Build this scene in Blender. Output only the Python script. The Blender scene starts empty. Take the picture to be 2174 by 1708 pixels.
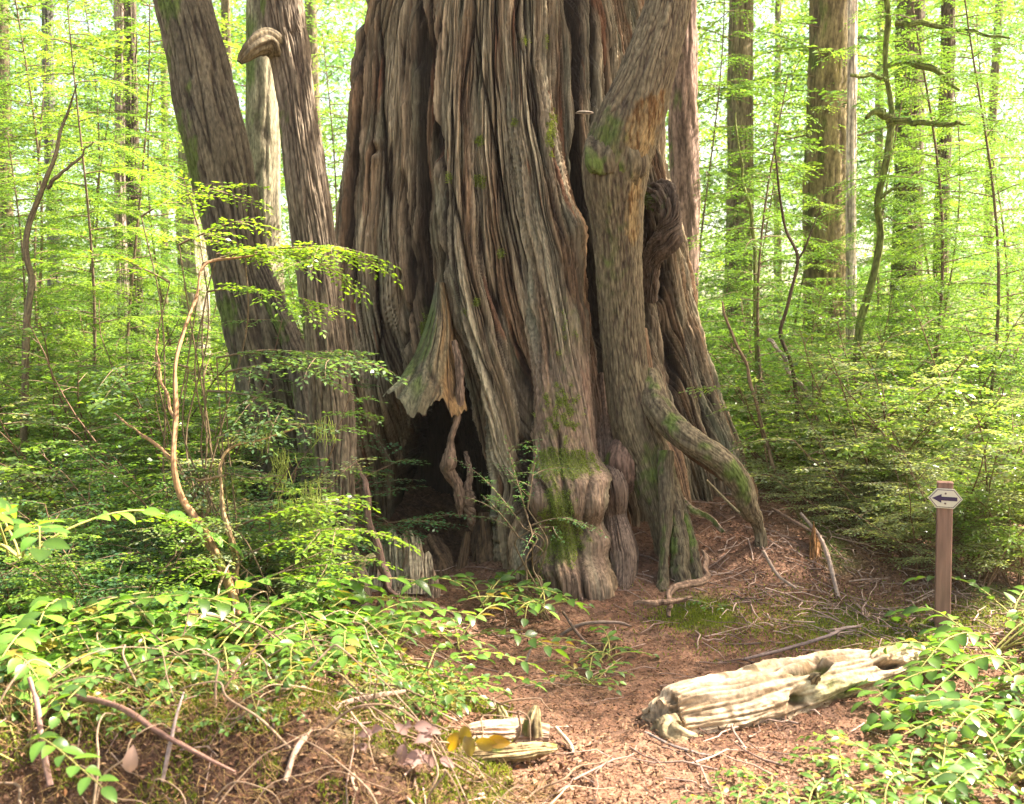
import bpy, math, random
import numpy as np
from mathutils import Vector, Matrix

# ------------------------------------------------------------------ camera, sky, sun, exposure
SC = bpy.context.scene
COL = SC.collection
F = 2331.0            # focal length in units of a 2174 x 1708 picture
PITCH = math.radians(2.85)
CAMZ = 1.6
cam = bpy.data.cameras.new("camera")
camo = bpy.data.objects.new("camera", cam)
COL.objects.link(camo)
camo.location = (0, 0, CAMZ)
camo.rotation_euler = (math.radians(90) - PITCH, 0, 0)
cam.sensor_width = 36
cam.lens = 36 * F / 2174
cam.clip_start = 0.05
cam.clip_end = 2000
cam.dof.use_dof = True
cam.dof.focus_distance = 6.6
cam.dof.aperture_fstop = 3.2
SC.camera = camo

SUN_AZ = math.radians(78)     # from straight ahead towards the right
SUN_EL = math.radians(52)
SL = Vector((math.cos(SUN_EL) * math.sin(SUN_AZ), math.cos(SUN_EL) * math.cos(SUN_AZ), math.sin(SUN_EL)))
w = bpy.data.worlds.new("World")
SC.world = w
w.use_nodes = True
nt = w.node_tree
bg = nt.nodes["Background"]
sky = nt.nodes.new("ShaderNodeTexSky")
sky.sky_type = 'NISHITA'
sky.sun_disc = False
sky.sun_elevation = SUN_EL
sky.sun_rotation = SUN_AZ
sky.air_density = 1.0
sky.dust_density = 3.0
tint = nt.nodes.new("ShaderNodeMix")
tint.data_type = 'RGBA'
tint.blend_type = 'MULTIPLY'
tint.inputs[0].default_value = 1.0
tint.inputs[7].default_value = (1.0, 0.87, 0.66, 1)      # warm white balance of the photograph
nt.links.new(sky.outputs[0], tint.inputs[6])
nt.links.new(tint.outputs[2], bg.inputs[0])
bg.inputs[1].default_value = 0.11
sl = bpy.data.lights.new("sun", 'SUN')
sl.energy = 5.0
sl.angle = math.radians(0.6)
sl.color = (1.0, 0.9, 0.76)
so = bpy.data.objects.new("sun", sl)
COL.objects.link(so)
so.rotation_euler = SL.to_track_quat('Z', 'Y').to_euler()
SC.view_settings.view_transform = 'Standard'
SC.view_settings.look = 'None'
SC.view_settings.exposure = 2.7
SC.view_settings.gamma = 1
SC.cycles.max_bounces = 8
SC.cycles.diffuse_bounces = 5
SC.cycles.transmission_bounces = 5
SC.cycles.glossy_bounces = 2
SC.cycles.sample_clamp_indirect = 6

# ------------------------------------------------------------------ helpers
rng = np.random.default_rng(7)
random.seed(7)
cp, sp = math.cos(PITCH), math.sin(PITCH)

def P(px, py, Y):
    """point at depth Y that is seen at (px, py) of the 2174 x 1708 picture"""
    a = (px - 1087) / F
    b = (854 - py) / F
    dy = cp + sp * b
    dz = -sp + cp * b
    t = Y / dy
    return np.array((a * t, Y, CAMZ + dz * t))

_pr = np.random.default_rng(3)
_perm = _pr.permutation(256)
_perm = np.concatenate([_perm, _perm, _perm])
_grad = _pr.normal(size=(256, 3))
_grad /= np.linalg.norm(_grad, axis=1)[:, None]

def noise3(x, y, z):
    x, y, z = np.broadcast_arrays(np.asarray(x, float), np.asarray(y, float), np.asarray(z, float))
    xi = np.floor(x).astype(int); yi = np.floor(y).astype(int); zi = np.floor(z).astype(int)
    xf, yf, zf = x - xi, y - yi, z - zi
    u = xf * xf * xf * (xf * (xf * 6 - 15) + 10)
    v = yf * yf * yf * (yf * (yf * 6 - 15) + 10)
    s = zf * zf * zf * (zf * (zf * 6 - 15) + 10)
    out = 0
    for dx in (0, 1):
        wx = u if dx else 1 - u
        hx = _perm[(xi + dx) & 255]
        for dy in (0, 1):
            wy = v if dy else 1 - v
            hy = _perm[(hx + yi + dy) & 255]
            for dz in (0, 1):
                g = _grad[_perm[(hy + zi + dz) & 255]]
                d = g[..., 0] * (xf - dx) + g[..., 1] * (yf - dy) + g[..., 2] * (zf - dz)
                out = out + d * wx * wy * (s if dz else 1 - s)
    return out * 1.6

def fbm(x, y, z, o=3):
    r = 0; a = 1
    for i in range(o):
        r = r + a * noise3(x * 2 ** i + 7.3 * i, y * 2 ** i, z * 2 ** i)
        a *= .5
    return r

def sstep(a, b, x):
    t = np.clip((x - a) / (b - a), 0, 1)
    return t * t * (3 - 2 * t)

def mixc(c0, c1, t):
    t = np.clip(t, 0, 1)[..., None]
    return c0 * (1 - t) + np.asarray(c1) * t

def ground_z(x, y):
    x = np.asarray(x, float); y = np.asarray(y, float)
    r2 = ((x - .35) / 2.6) ** 2 + ((y - 8.2) / 1.5) ** 2
    z = .70 * np.exp(-r2)
    z = np.where(y > 8.2, np.maximum(z, .70 * np.exp(-((x - .35) / 2.6) ** 2) * np.exp(-((y - 8.2) / 3.) ** 2)), z)
    bank = sstep(.05, -.75, x) * sstep(3.25, 3.8, y) * (1 - sstep(4.3, 6.6, y))
    z = z + .33 * bank
    z = z + .10 * sstep(1.9, 2.7, x) * sstep(7.5, 5, y)
    z = z + .035 * np.clip(y - 8.5, 0, 30) + .9 * sstep(30, 120, np.hypot(x, y - 5))
    z = z - .62 * np.exp(-((x + .42) / .42) ** 2 - ((y - 7.9) / .75) ** 2) + .13 * np.exp(-((x - 1.95) / .6) ** 2 - ((y - 7.4) / .6) ** 2) + .10 * np.exp(-((x - 1.6) / .35) ** 2 - ((y - 6.9) / .35) ** 2)
    return z

def ground_n(x, y):
    return ground_z(x, y) + .03 * noise3(x * 1.7, y * 1.7, 0.) + .015 * noise3(x * 5, y * 5, 3.)

class Acc:
    """collects vertices, quads and one colour per vertex"""
    def __init__(s):
        s.v = []; s.f = []; s.c = []; s.n = 0
    def add(s, v, f, c):
        v = np.asarray(v, float).reshape(-1, 3)
        s.v.append(v); s.f.append(np.asarray(f, int).reshape(-1, 4) + s.n)
        c = np.asarray(c, float)
        if c.ndim == 1: c = np.tile(c, (len(v), 1))
        s.c.append(c); s.n += len(v)
    def mesh(s, name, smooth=True):
        v = np.concatenate(s.v); f = np.concatenate(s.f); c = np.concatenate(s.c)
        me = bpy.data.meshes.new(name)
        me.vertices.add(len(v)); me.vertices.foreach_set('co', v.astype(np.float32).ravel())
        me.loops.add(f.size); me.loops.foreach_set('vertex_index', f.astype(np.int32).ravel())
        me.polygons.add(len(f))
        me.polygons.foreach_set('loop_start', np.arange(0, f.size, 4, dtype=np.int32))
        me.polygons.foreach_set('loop_total', np.full(len(f), 4, dtype=np.int32))
        me.polygons.foreach_set('use_smooth', np.full(len(f), smooth))
        at = me.color_attributes.new('Col', 'FLOAT_COLOR', 'POINT')
        cc = np.ones((len(v), 4), np.float32); cc[:, :3] = np.clip(c, 0, 1)
        at.data.foreach_set('color', cc.ravel())
        me.update(calc_edges=True)
        return me
    def build(s, name, mat, parent=None, smooth=True, loc=None):
        me = s.mesh(name, smooth)
        me.materials.append(mat)
        o = bpy.data.objects.new(name, me)
        COL.objects.link(o)
        if parent is not None: o.parent = parent
        if loc is not None: o.location = loc
        return o

def tag(o, label=None, cat=None, group=None, kind=None):
    if label: o['label'] = label
    if cat: o['category'] = cat
    if group: o['group'] = group
    if kind: o['kind'] = kind
    return o

def thing(name, label, cat, loc=(0, 0, 0), group=None):
    o = bpy.data.objects.new(name, None)
    o.empty_display_size = .1
    COL.objects.link(o)
    o.location = loc
    return tag(o, label, cat, group)

def copy_tree(o, parent=None):
    c = o.copy(); COL.objects.link(c)
    if parent is not None: c.parent = parent
    for ch in [k for k in bpy.data.objects if k.parent is o]:
        copy_tree(ch, c)
    return c

def spline(pts, n):
    """Catmull-Rom through rows of any width, n samples"""
    p = np.asarray(pts, float)
    if len(p) == 2:
        t = np.linspace(0, 1, n)[:, None]
        return p[0] * (1 - t) + p[1] * t
    q = np.vstack([2 * p[0] - p[1], p, 2 * p[-1] - p[-2]])
    t = np.linspace(0, len(p) - 1 - 1e-9, n)
    i = t.astype(int); f = (t - i)[:, None]
    a, b, c, d = q[i], q[i + 1], q[i + 2], q[i + 3]
    return .5 * ((2 * b) + (-a + c) * f + (2 * a - 5 * b + 4 * c - d) * f * f + (-a + 3 * b - 3 * c + d) * f ** 3)

def frames(path):
    T = np.gradient(path, axis=0)
    T /= np.linalg.norm(T, axis=1)[:, None] + 1e-12
    ref = np.array((0., -1., 0.)) if abs(T[:, 1]).max() < .9 else np.array((0., 0., 1.))
    N = ref - T * (T @ ref)[:, None]
    N /= np.linalg.norm(N, axis=1)[:, None] + 1e-12
    B = np.cross(T, N)
    return T, N, B

def grid_faces(nr, nc, wrap=True):
    i = np.arange(nr - 1)[:, None] * nc
    if wrap:
        j = np.arange(nc)[None, :]; j2 = (j + 1) % nc
    else:
        j = np.arange(nc - 1)[None, :]; j2 = j + 1
    return np.stack([i + j, i + j2, i + nc + j2, i + nc + j], -1).reshape(-1, 4)

def tube(acc, pts, rad, sides, col, n=None, end=True):
    pts = np.asarray(pts, float)
    n = n or len(pts)
    if n != len(pts):
        pr = spline(np.column_stack([pts, np.broadcast_to(rad, len(pts))]), n)
        pts, rad = pr[:, :3], np.maximum(pr[:, 3], 1e-4)
    else:
        rad = np.broadcast_to(rad, n)
    T, N, B = frames(pts)
    a = np.linspace(0, 2 * math.pi, sides, endpoint=False)
    v = pts[:, None] + rad[:, None, None] * (np.cos(a)[None, :, None] * N[:, None] + np.sin(a)[None, :, None] * B[:, None])
    acc.add(v.reshape(-1, 3), grid_faces(n, sides), col)

# leaves -----------------------------------------------------------
def kites(acc, pos, ax, nrm, L, W, col, droop=.12):
    """small leaves, one quad each: base, side, tip, side"""
    n = len(pos)
    ax = ax / (np.linalg.norm(ax, axis=1)[:, None] + 1e-9)
    sd = np.cross(ax, nrm); sd /= np.linalg.norm(sd, axis=1)[:, None] + 1e-9
    up = np.cross(sd, ax)
    L = np.broadcast_to(L, n)[:, None]; W = np.broadcast_to(W, n)[:, None]
    m = pos + ax * L * .5
    v = np.stack([pos, m + sd * W * .5 + up * L * droop * .5, pos + ax * L - up * L * droop, m - sd * W * .5 + up * L * droop * .5], 1)
    f = np.arange(n * 4).reshape(n, 4)
    acc.add(v.reshape(-1, 3), f, np.repeat(col, 4, axis=0))

def big_leaves(acc, pos, ax, nrm, L, W, col, curl=.25, fold=.25):
    n = len(pos)
    ax = ax / (np.linalg.norm(ax, axis=1)[:, None] + 1e-9)
    sd = np.cross(ax, nrm); sd /= np.linalg.norm(sd, axis=1)[:, None] + 1e-9
    up = np.cross(sd, ax)
    ts = np.array([0, .12, .3, .5, .7, .87, 1.]); ws = np.array([.04, .62, .96, 1., .78, .4, .0])
    L = np.broadcast_to(L, n); W = np.broadcast_to(W, n)
    curl = np.broadcast_to(curl, n)
    rows = []
    for t, wv in zip(ts, ws):
        c = pos + ax * (L * (t - .12 * curl * t * t))[:, None] + up * (L * curl * (t * .35 - t * t))[:, None]
        e = up * (W * wv * fold * .5)[:, None]
        rows += [c - sd * (W * wv * .5)[:, None] + e, c, c + sd * (W * wv * .5)[:, None] + e]
    v = np.stack(rows, 1)
    nr = len(ts)
    f0 = grid_faces(nr, 3, False)
    f = (np.arange(n) * nr * 3)[:, None, None] + f0[None]
    cc = np.repeat(col, nr * 3, axis=0)
    mid = np.tile(np.array([0, 1, 0] * nr, float), n)[:, None]
    cc = cc * (1 + .35 * mid)
    acc.add(v.reshape(-1, 3), f.reshape(-1, 4), cc)

def unit(v):
    return v / (np.linalg.norm(v) + 1e-12)

# ------------------------------------------------------------------ materials
def new_mat(name):
    m = bpy.data.materials.new(name); m.use_nodes = True
    for n in list(m.node_tree.nodes): m.node_tree.nodes.remove(n)
    return m, m.node_tree.nodes, m.node_tree.links

def mat_attr(name, rough=.9, nscale=60., namp=.35, bump=.25, stretch=(1, 1, .25), spec=.2, bscale=90., bdist=.004):
    m, N, L = new_mat(name)
    out = N.new('ShaderNodeOutputMaterial'); b = N.new('ShaderNodeBsdfPrincipled')
    b.inputs['Roughness'].default_value = rough
    b.inputs['Specular IOR Level'].default_value = spec
    at = N.new('ShaderNodeAttribute'); at.attribute_name = 'Col'
    tc = N.new('ShaderNodeTexCoord'); mp = N.new('ShaderNodeMapping'); mp.inputs['Scale'].default_value = stretch
    L.new(tc.outputs['Object'], mp.inputs[0])
    n1 = N.new('ShaderNodeTexNoise'); n1.inputs['Scale'].default_value = nscale; n1.inputs['Detail'].default_value = 5
    L.new(mp.outputs[0], n1.inputs['Vector'])
    mr = N.new('ShaderNodeMapRange'); mr.inputs['From Min'].default_value = .3; mr.inputs['From Max'].default_value = .7
    mr.inputs['To Min'].default_value = 1 - namp; mr.inputs['To Max'].default_value = 1 + namp
    L.new(n1.outputs[0], mr.inputs[0])
    mx = N.new('ShaderNodeVectorMath'); mx.operation = 'SCALE'
    L.new(at.outputs['Color'], mx.inputs[0]); L.new(mr.outputs[0], mx.inputs['Scale'])
    L.new(mx.outputs[0], b.inputs['Base Color'])
    n2 = N.new('ShaderNodeTexNoise'); n2.inputs['Scale'].default_value = bscale; n2.inputs['Detail'].default_value = 6
    L.new(mp.outputs[0], n2.inputs['Vector'])
    bp = N.new('ShaderNodeBump'); bp.inputs['Strength'].default_value = bump; bp.inputs['Distance'].default_value = bdist
    L.new(n2.outputs[0], bp.inputs['Height']); L.new(bp.outputs[0], b.inputs['Normal'])
    L.new(b.outputs[0], out.inputs[0])
    return m

def mat_leaf(name, trans=.5, tcol=(1.9, 1.8, .7), rough=.33, spec=.6):
    m, N, L = new_mat(name)
    out = N.new('ShaderNodeOutputMaterial'); b = N.new('ShaderNodeBsdfPrincipled')
    b.inputs['Roughness'].default_value = rough
    b.inputs['Specular IOR Level'].default_value = spec
    at = N.new('ShaderNodeAttribute'); at.attribute_name = 'Col'
    L.new(at.outputs['Color'], b.inputs['Base Color'])
    tr = N.new('ShaderNodeBsdfTranslucent')
    mu = N.new('ShaderNodeVectorMath'); mu.operation = 'MULTIPLY'; mu.inputs[1].default_value = tcol
    L.new(at.outputs['Color'], mu.inputs[0]); L.new(mu.outputs[0], tr.inputs[0])
    mx = N.new('ShaderNodeMixShader'); mx.inputs[0].default_value = trans
    L.new(b.outputs[0], mx.inputs[1]); L.new(tr.outputs[0], mx.inputs[2])
    L.new(mx.outputs[0], out.inputs[0])
    return m

M_BARK = mat_attr('bark', nscale=70, namp=.5, bump=.9, stretch=(1, 1, .10), bscale=60, bdist=.012)
M_BARK2 = mat_attr('fine_bark', nscale=60, namp=.5, bump=.9, stretch=(1, 1, .3), bscale=55, bdist=.010)
M_WOOD = mat_attr('weathered_wood', nscale=42, namp=.4, bump=.9, stretch=(1, 1, 1), bscale=70)
M_SOIL = mat_attr('forest_soil', nscale=34, namp=.45, bump=.9, stretch=(1, 1, 1), bscale=55, bdist=.02)
M_LIT = mat_attr('litter', nscale=60, namp=.3, bump=.2, stretch=(1, 1, 1))
M_TWIG = mat_attr('twig', nscale=60, namp=.3, bump=.2, stretch=(1, 1, 1), rough=.8)
M_LEAF = mat_leaf('small_leaf')
M_NEEDLE = mat_leaf('needle_spray', trans=.45, rough=.5, spec=.35)
M_SALAL = mat_leaf('salal_leaf', trans=.42, rough=.33, spec=.6)
M_DEAD = mat_leaf('dead_leaf', trans=.3, tcol=(1.2, 1.0, .7), rough=.6, spec=.3)
M_MOSS = mat_leaf('moss', trans=.3, rough=.8, spec=.1)
M_PAINT = mat_attr('painted_wood', nscale=45, namp=.3, bump=.6, stretch=(1, 1, .1), rough=.6, spec=.3)
M_PLATE = mat_attr('sign_plate', nscale=20, namp=.05, bump=.05, rough=.45, spec=.4)

GREY = np.array((.27, .22, .145)); BROWN = np.array((.19, .115, .065)); RED = np.array((.22, .09, .045))
DARK = np.array((.022, .013, .010)); MOSS = np.array((.085, .12, .022)); TAN = np.array((.34, .25, .14))

# ------------------------------------------------------------------ ground
def axis_pts(lo, hi, step, far, g=1.16):
    a = list(np.arange(lo, hi, step)); s = step; x = a[-1]
    while x < far: s *= g; x += s; a.append(x)
    s = step; x = a[0]; b = []
    while x > -far: s *= g; x -= s; b.append(x)
    return np.array(b[::-1] + a)

gx = axis_pts(-3.6, 4.2, .022, 260); gy = axis_pts(2.6, 9.2, .024, 260)
X, Y = np.meshgrid(gx, gy)
Zg = ground_n(X, Y)
near = (np.abs(X) < 5) & (Y > 1.5) & (Y < 11)
Zg = Zg + np.where(near, .012 * noise3(X * 14, Y * 14, 1.) + .006 * noise3(X * 33, Y * 33, 5.), 0)
c = np.ones(X.shape + (3,)) * np.array((.125, .062, .038))
c = mixc(c, (.18, .098, .062), .5 + fbm(X * 3, Y * 3, 2.) * .9)
c = mixc(c, (.10, .06, .045), sstep(.1, .6, noise3(X * 9, Y * 9, 9.)) * .6)
mossm = sstep(.1, .5, noise3(X * 1.3 + 4, Y * 1.3, 4.)) * np.where((X > 1.9) | (X < -.4), .8, 0)
mossm = np.maximum(mossm, sstep(.45, .2, np.hypot((X - 2.0) / 1.3, (Y - 6.0))) * .8)
mossm = np.maximum(mossm, sstep(-.3, -.8, X) * sstep(3.7, 3.9, Y) * sstep(5.2, 4.2, Y) * sstep(-.2, .3, noise3(X * 4, Y * 4, 8.)) * .8)
mossm = np.maximum(mossm, sstep(.25, .1, np.hypot(X - 1.05, (Y - 6.15) * .8)) * .7)
mossm = np.maximum(mossm, sstep(9, 11, Y) * .5)
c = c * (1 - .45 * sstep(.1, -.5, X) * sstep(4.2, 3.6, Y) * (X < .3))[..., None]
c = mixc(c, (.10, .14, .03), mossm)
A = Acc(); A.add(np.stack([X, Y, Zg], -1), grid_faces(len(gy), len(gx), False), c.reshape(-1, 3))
tag(A.build('forest_ground', M_SOIL), kind='structure')

# ------------------------------------------------------------------ generic barked trunk
def trunk(acc, pts, cols=96, rows=200, strips=26, depth=.012, fine=.004, zf=1.6, c_hi=BROWN, c_lo=DARK,
          moss=0., mossdir=(-1, -.3, 0), seed=0, flat=None, lump=.05, colfn=None, flare=None, warp=.5, cap=False, wig=0.):
    """pts rows: x, y, z, radius"""
    s = spline(pts, rows); path = s[:, :3]; r = s[:, 3]
    if wig:
        q_ = np.linspace(0, len(path) / 14., len(path))
        path = path + wig * s[:, 3].mean() * 4 * np.stack([noise3(q_, seed, 0.5), noise3(q_, seed, 4.5), .6 * noise3(q_, seed, 8.5)], -1) * sstep(0, .05, np.linspace(0, 1, len(path)))[:, None]
    T, N, B = frames(path)
    Ln = np.concatenate([[0], np.cumsum(np.linalg.norm(np.diff(path, axis=0), axis=1))])
    a = np.linspace(0, 2 * math.pi, cols, endpoint=False)
    Aa, LL = np.meshgrid(a, Ln)
    K = strips / (2 * math.pi)
    ca, sa = np.cos(Aa + .15 * LL * warp), np.sin(Aa + .15 * LL * warp)
    R = r[:, None] * (1 + lump * noise3(ca * 1.2 + seed, sa * 1.2, LL * 1.1) * 1.5 + lump * .6 * noise3(ca * 3 + seed, sa * 3, LL * 2.))
    w1 = .35 * warp * noise3(ca * K * .5, sa * K * .5, LL * zf * 1.5 + seed)
    n1 = noise3(ca * K + w1 + seed, sa * K + w1, LL * zf)
    crack = np.exp(-(n1 / .16) ** 2)
    n2 = noise3(ca * K * 2.6 + seed, sa * K * 2.6, LL * zf * 3.2)
    n3 = noise3(ca * K * 5, sa * K * 5 + seed, LL * zf * 7)
    d = -depth * crack + depth * .4 * n1 + fine * (n2 - .8 * np.exp(-(n2 / .15) ** 2)) + fine * .5 * n3
    if flare is not None: R = R * flare(Aa, LL, Ln[-1])
    R = R + d
    nx = np.cos(Aa)[..., None] * N[:, None] + np.sin(Aa)[..., None] * B[:, None]
    V = path[:, None] + R[..., None] * nx
    c = np.ones(Aa.shape + (3,)) * c_hi
    c = c * (1 + .35 * n2 + .2 * n3)[..., None]
    c = mixc(c, np.asarray(c_hi) * .7, .5 + noise3(ca * 2, sa * 2, LL * 1.2 + 9) * 1.2)
    c = mixc(c, c_lo, crack * .75)
    if moss > 0:
        md = np.asarray(mossdir, float); md /= np.linalg.norm(md)
        mm = (nx @ md) * .55 + .8 * noise3(V[..., 0] * 5, V[..., 1] * 5, V[..., 2] * 3 + seed) + .35 * noise3(V[..., 0] * 22, V[..., 1] * 22, V[..., 2] * 16)
        c = mixc(c, MOSS, sstep(.75 - moss, 1.15 - moss, mm) * .85)
    if colfn is not None: c = colfn(c, V, Aa, LL, n1, n2)
    acc.add(V.reshape(-1, 3), grid_faces(rows, cols), c.reshape(-1, 3))
    if cap:
        for k, e in ((0, 0), (rows - 1, 1)):
            cen = path[k]; ring = V[k]
            rr = [ring * (1 - t) + cen * t + T[k] * (-.02 if e == 0 else .02) * t * 0 + (.014 * noise3(ring[:, 0] * 25, ring[:, 1] * 25, ring[:, 2] * 25 + t * 3))[:, None] * T[k] for t in np.linspace(0, 1, 9)]
            g = np.array(rr); 
            cc = np.ones(g.shape) * c_hi * (.6 + .35 * noise3(g[..., 0] * 40, g[..., 1] * 40, g[..., 2] * 40))[..., None]
            acc.add(g.reshape(-1, 3), grid_faces(9, cols), cc.reshape(-1, 3))

def img_path(rows):
    """rows: pxL, pxR, py, Y -> x,y,z,r"""
    out = []
    for l, r_, py, Yd in rows:
        p = P((l + r_) / 2, py, Yd)
        out.append((p[0], p[1], p[2], (r_ - l) / 2 * Yd / F))
    return out

# ------------------------------------------------------------------ giant cedar
cedar = thing('giant_cedar_tree', 'colossal shaggy barked cedar with a dark hollow at its foot', 'tree', (0.2, 8.2, .4))
cedar_off = np.array((0.2, 8.2, .4))

def key(rows, pys):
    r = np.array(rows, float); r = r[np.argsort(r[:, 0])]
    return [np.interp(pys, r[:, 0], r[:, k]) for k in range(1, r.shape[1])]

zs = np.concatenate([np.linspace(-.25, 4.25, 760), 4.25 + np.cumsum(np.linspace(.02, .25, 60))])
CY = 8.25
# picture row of a height z at depth 7.6
b_ = (zs - CAMZ) / 7.6
pyr = 854 - F * (b_ * cp + sp) / (cp - b_ * sp)
def lobe(rows, pyr=pyr):
    l, r_, Yd = key(rows, pyr)
    return ((l + r_) / 2 - 1087) * Yd / F, Yd, (r_ - l) / 2 * Yd / F
lobes = [
    lobe([(-800, 960, 1220, 8.3), (60, 800, 1345, 8.35), (400, 790, 1380, 8.35), (700, 780, 1430, 8.35), (1000, 790, 1500, 8.3), (1300, 790, 1520, 8.3)]),
    lobe([(-800, 950, 1040, 8.0), (60, 762, 930, 8.0), (300, 742, 925, 7.95), (500, 716, 915, 7.9), (700, 708, 905, 7.85), (900, 712, 890, 7.8), (1100, 722, 880, 7.75), (1350, 712, 880, 7.7)]),
    lobe([(-800, 1000, 1180, 7.95), (60, 905, 1228, 7.85), (300, 918, 1232, 7.75), (500, 925, 1262, 7.65), (640, 950, 1280, 7.55), (800, 1010, 1295, 7.4), (950, 1045, 1310, 7.3), (1100, 1060, 1330, 7.25), (1350, 1070, 1340, 7.2)]),
    lobe([(-800, 1080, 1240, 8.2), (60, 1180, 1400, 8.25), (300, 1215, 1405, 8.2), (500, 1240, 1425, 8.15), (800, 1260, 1440, 8.1), (1300, 1300, 1480, 8.0)]),
    lobe([(-800, 1150, 1210, 8.4), (60, 1310, 1372, 8.3), (350, 1340, 1415, 8.25), (500, 1345, 1450, 8.2), (650, 1352, 1478, 8.15), (850, 1372, 1532, 8.1), (980, 1385, 1578, 8.0), (1100, 1400, 1610, 8.0), (1350, 1400, 1640, 8.)]),
    lobe([(-800, 1040, 1100, 7.9), (60, 1040, 1130, 7.45), (400, 1085, 1200, 7.22), (560, 1120, 1235, 7.08), (750, 1125, 1250, 6.95), (950, 1120, 1270, 6.8), (1080, 1100, 1280, 6.75), (1350, 1080, 1290, 6.65)]),
    lobe([(-800, 970, 1010, 7.9), (60, 925, 1010, 7.5), (400, 925, 1020, 7.3), (600, 945, 1040, 7.15), (800, 1015, 1095, 7.0), (1000, 1048, 1130, 6.95), (1200, 1055, 1150, 6.85), (1350, 1050, 1160, 6.8)]),
    lobe([(-800, 1160, 1180, 8.4), (400, 1360, 1420, 8.), (700, 1400, 1462, 7.95), (900, 1425, 1500, 7.8), (1050, 1440, 1530, 7.7), (1350, 1440, 1560, 7.6)]),
]
def rlobe(rows):
    l_, y_, r_ = lobe(rows)
    r_ = np.where(pyr < rows[0][0], 0.001, r_)
    return l_, y_, r_
lobes += [
    rlobe([(700, 1160, 1240, 7.3), (850, 1150, 1256, 7.02), (930, 1142, 1268, 6.88), (970, 1124, 1280, 6.72), (1010, 1108, 1294, 6.60), (1040, 1112, 1288, 6.62), (1082, 1140, 1262, 6.76), (1110, 1145, 1276, 6.68), (1145, 1150, 1302, 6.52), (1178, 1158, 1306, 6.50), (1225, 1176, 1294, 6.48), (1300, 1204, 1302, 6.28), (1350, 1228, 1308, 6.12), (1450, 1236, 1316, 5.95)]),
    rlobe([(1000, 1140, 1180, 7.0), (1060, 1125, 1205, 6.80), (1130, 1116, 1234, 6.62), (1190, 1145, 1226, 6.60), (1240, 1162, 1255, 6.50), (1290, 1192, 1256, 6.50), (1340, 1190, 1262, 6.28), (1450, 1190, 1270, 6.1)]),
    rlobe([(960, 1060, 1110, 7.1), (1040, 1052, 1140, 6.9), (1110, 1062, 1160, 6.78), (1180, 1072, 1195, 6.66), (1240, 1085, 1190, 6.64), (1300, 1085, 1205, 6.54), (1450, 1080, 1210, 6.4)]),
]
th = np.concatenate([np.linspace(-math.pi, -1.75, 70, endpoint=False), np.linspace(-1.75, 1.75, 1500, endpoint=False), np.linspace(1.75, math.pi, 70, endpoint=False)])
TH, ZZ = np.meshgrid(th, zs)
c0x = lobes[0][0]
dx, dy = np.sin(TH), -np.cos(TH)
R = np.zeros_like(TH)
for lx, ly, lr in lobes:
    ox = (lx - c0x)[:, None]; oy = (np.broadcast_to(ly, lx.shape) - CY)[:, None]; rr = lr[:, None]
    bq = dx * ox + dy * oy
    disc = bq * bq - (ox * ox + oy * oy - rr * rr)
    hit = np.where(disc > 0, bq + np.sqrt(np.maximum(disc, 0)), 0)
    R = np.maximum(R, hit)
def blur_cols(Q, k):
    ker = np.hanning(2 * k + 3)[1:-1]; ker /= ker.sum()
    Qp = np.concatenate([Q[:, -k:], Q, Q[:, :k]], 1)
    return sum(ker[i] * Qp[:, i:i + Q.shape[1]] for i in range(2 * k + 1))
def blur_rows(Q, k):
    ker = np.hanning(2 * k + 3)[1:-1]; ker /= ker.sum()
    Qp = np.concatenate([np.repeat(Q[:1], k, 0), Q, np.repeat(Q[-1:], k, 0)], 0)
    return sum(ker[i] * Qp[i:i + Q.shape[0]] for i in range(2 * k + 1))
Rs = blur_cols(R, 6)
# picture position of each surface point (used to place the features of this tree on it)
def surf_px(Rq):
    xx = c0x[:, None] + dx * Rq; yy = CY + dy * Rq
    bb = (ZZ - CAMZ) / yy
    return 1087 + F * (xx / yy) / (cp - bb * sp), 854 - F * (bb * cp + sp) / (cp - bb * sp), xx, yy
PX, PY, XX, YY = surf_px(Rs)
# fibre coordinate: follows the groove left of the middle and the cleft on the right
gA = np.interp(pyr, [-800, 60, 300, 500, 650, 800, 1000, 1350], [990, 895, 905, 915, 940, 990, 1040, 1060])
gB = np.interp(pyr, [-800, 60, 300, 500, 650, 800, 1000, 1350], [1130, 1218, 1222, 1250, 1275, 1292, 1310, 1330])
def px2th(g, Yd=7.5):
    x = (g - 1087) * Yd / F - c0x
    return np.arctan2(x, CY - Yd)
tA, tB = px2th(gA), px2th(gB, 7.7)
Rs = blur_rows(Rs, 12)
Rb = blur_rows(blur_cols(Rs, 14), 26)
xb, yb = dx * Rb, dy * Rb
seg = np.hypot(np.diff(xb, axis=1), np.diff(yb, axis=1))
ARC = np.concatenate([np.zeros((len(zs), 1)), np.cumsum(seg, 1)], 1)
sA = np.array([np.interp(tA[i], th, ARC[i]) for i in range(len(zs))]); sB = np.array([np.interp(tB[i], th, ARC[i]) for i in range(len(zs))]); sE = ARC[:, -1]
vis = zs < 4.2
mA, mB, mE = sA[vis].mean(), sB[vis].mean(), sE[vis].mean()
FT = np.empty_like(TH)
for i in range(len(zs)):
    FT[i] = np.interp(ARC[i], [0, sA[i], sB[i], sE[i]], [-math.pi, -math.pi + 2 * math.pi * mA / mE, -math.pi + 2 * math.pi * mB / mE, math.pi])
gxn, gyn = np.gradient(xb, axis=1), np.gradient(yb, axis=1)
gl = np.hypot(gxn, gyn) + 1e-9
NX, NY = gyn / gl, -gxn / gl
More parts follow.
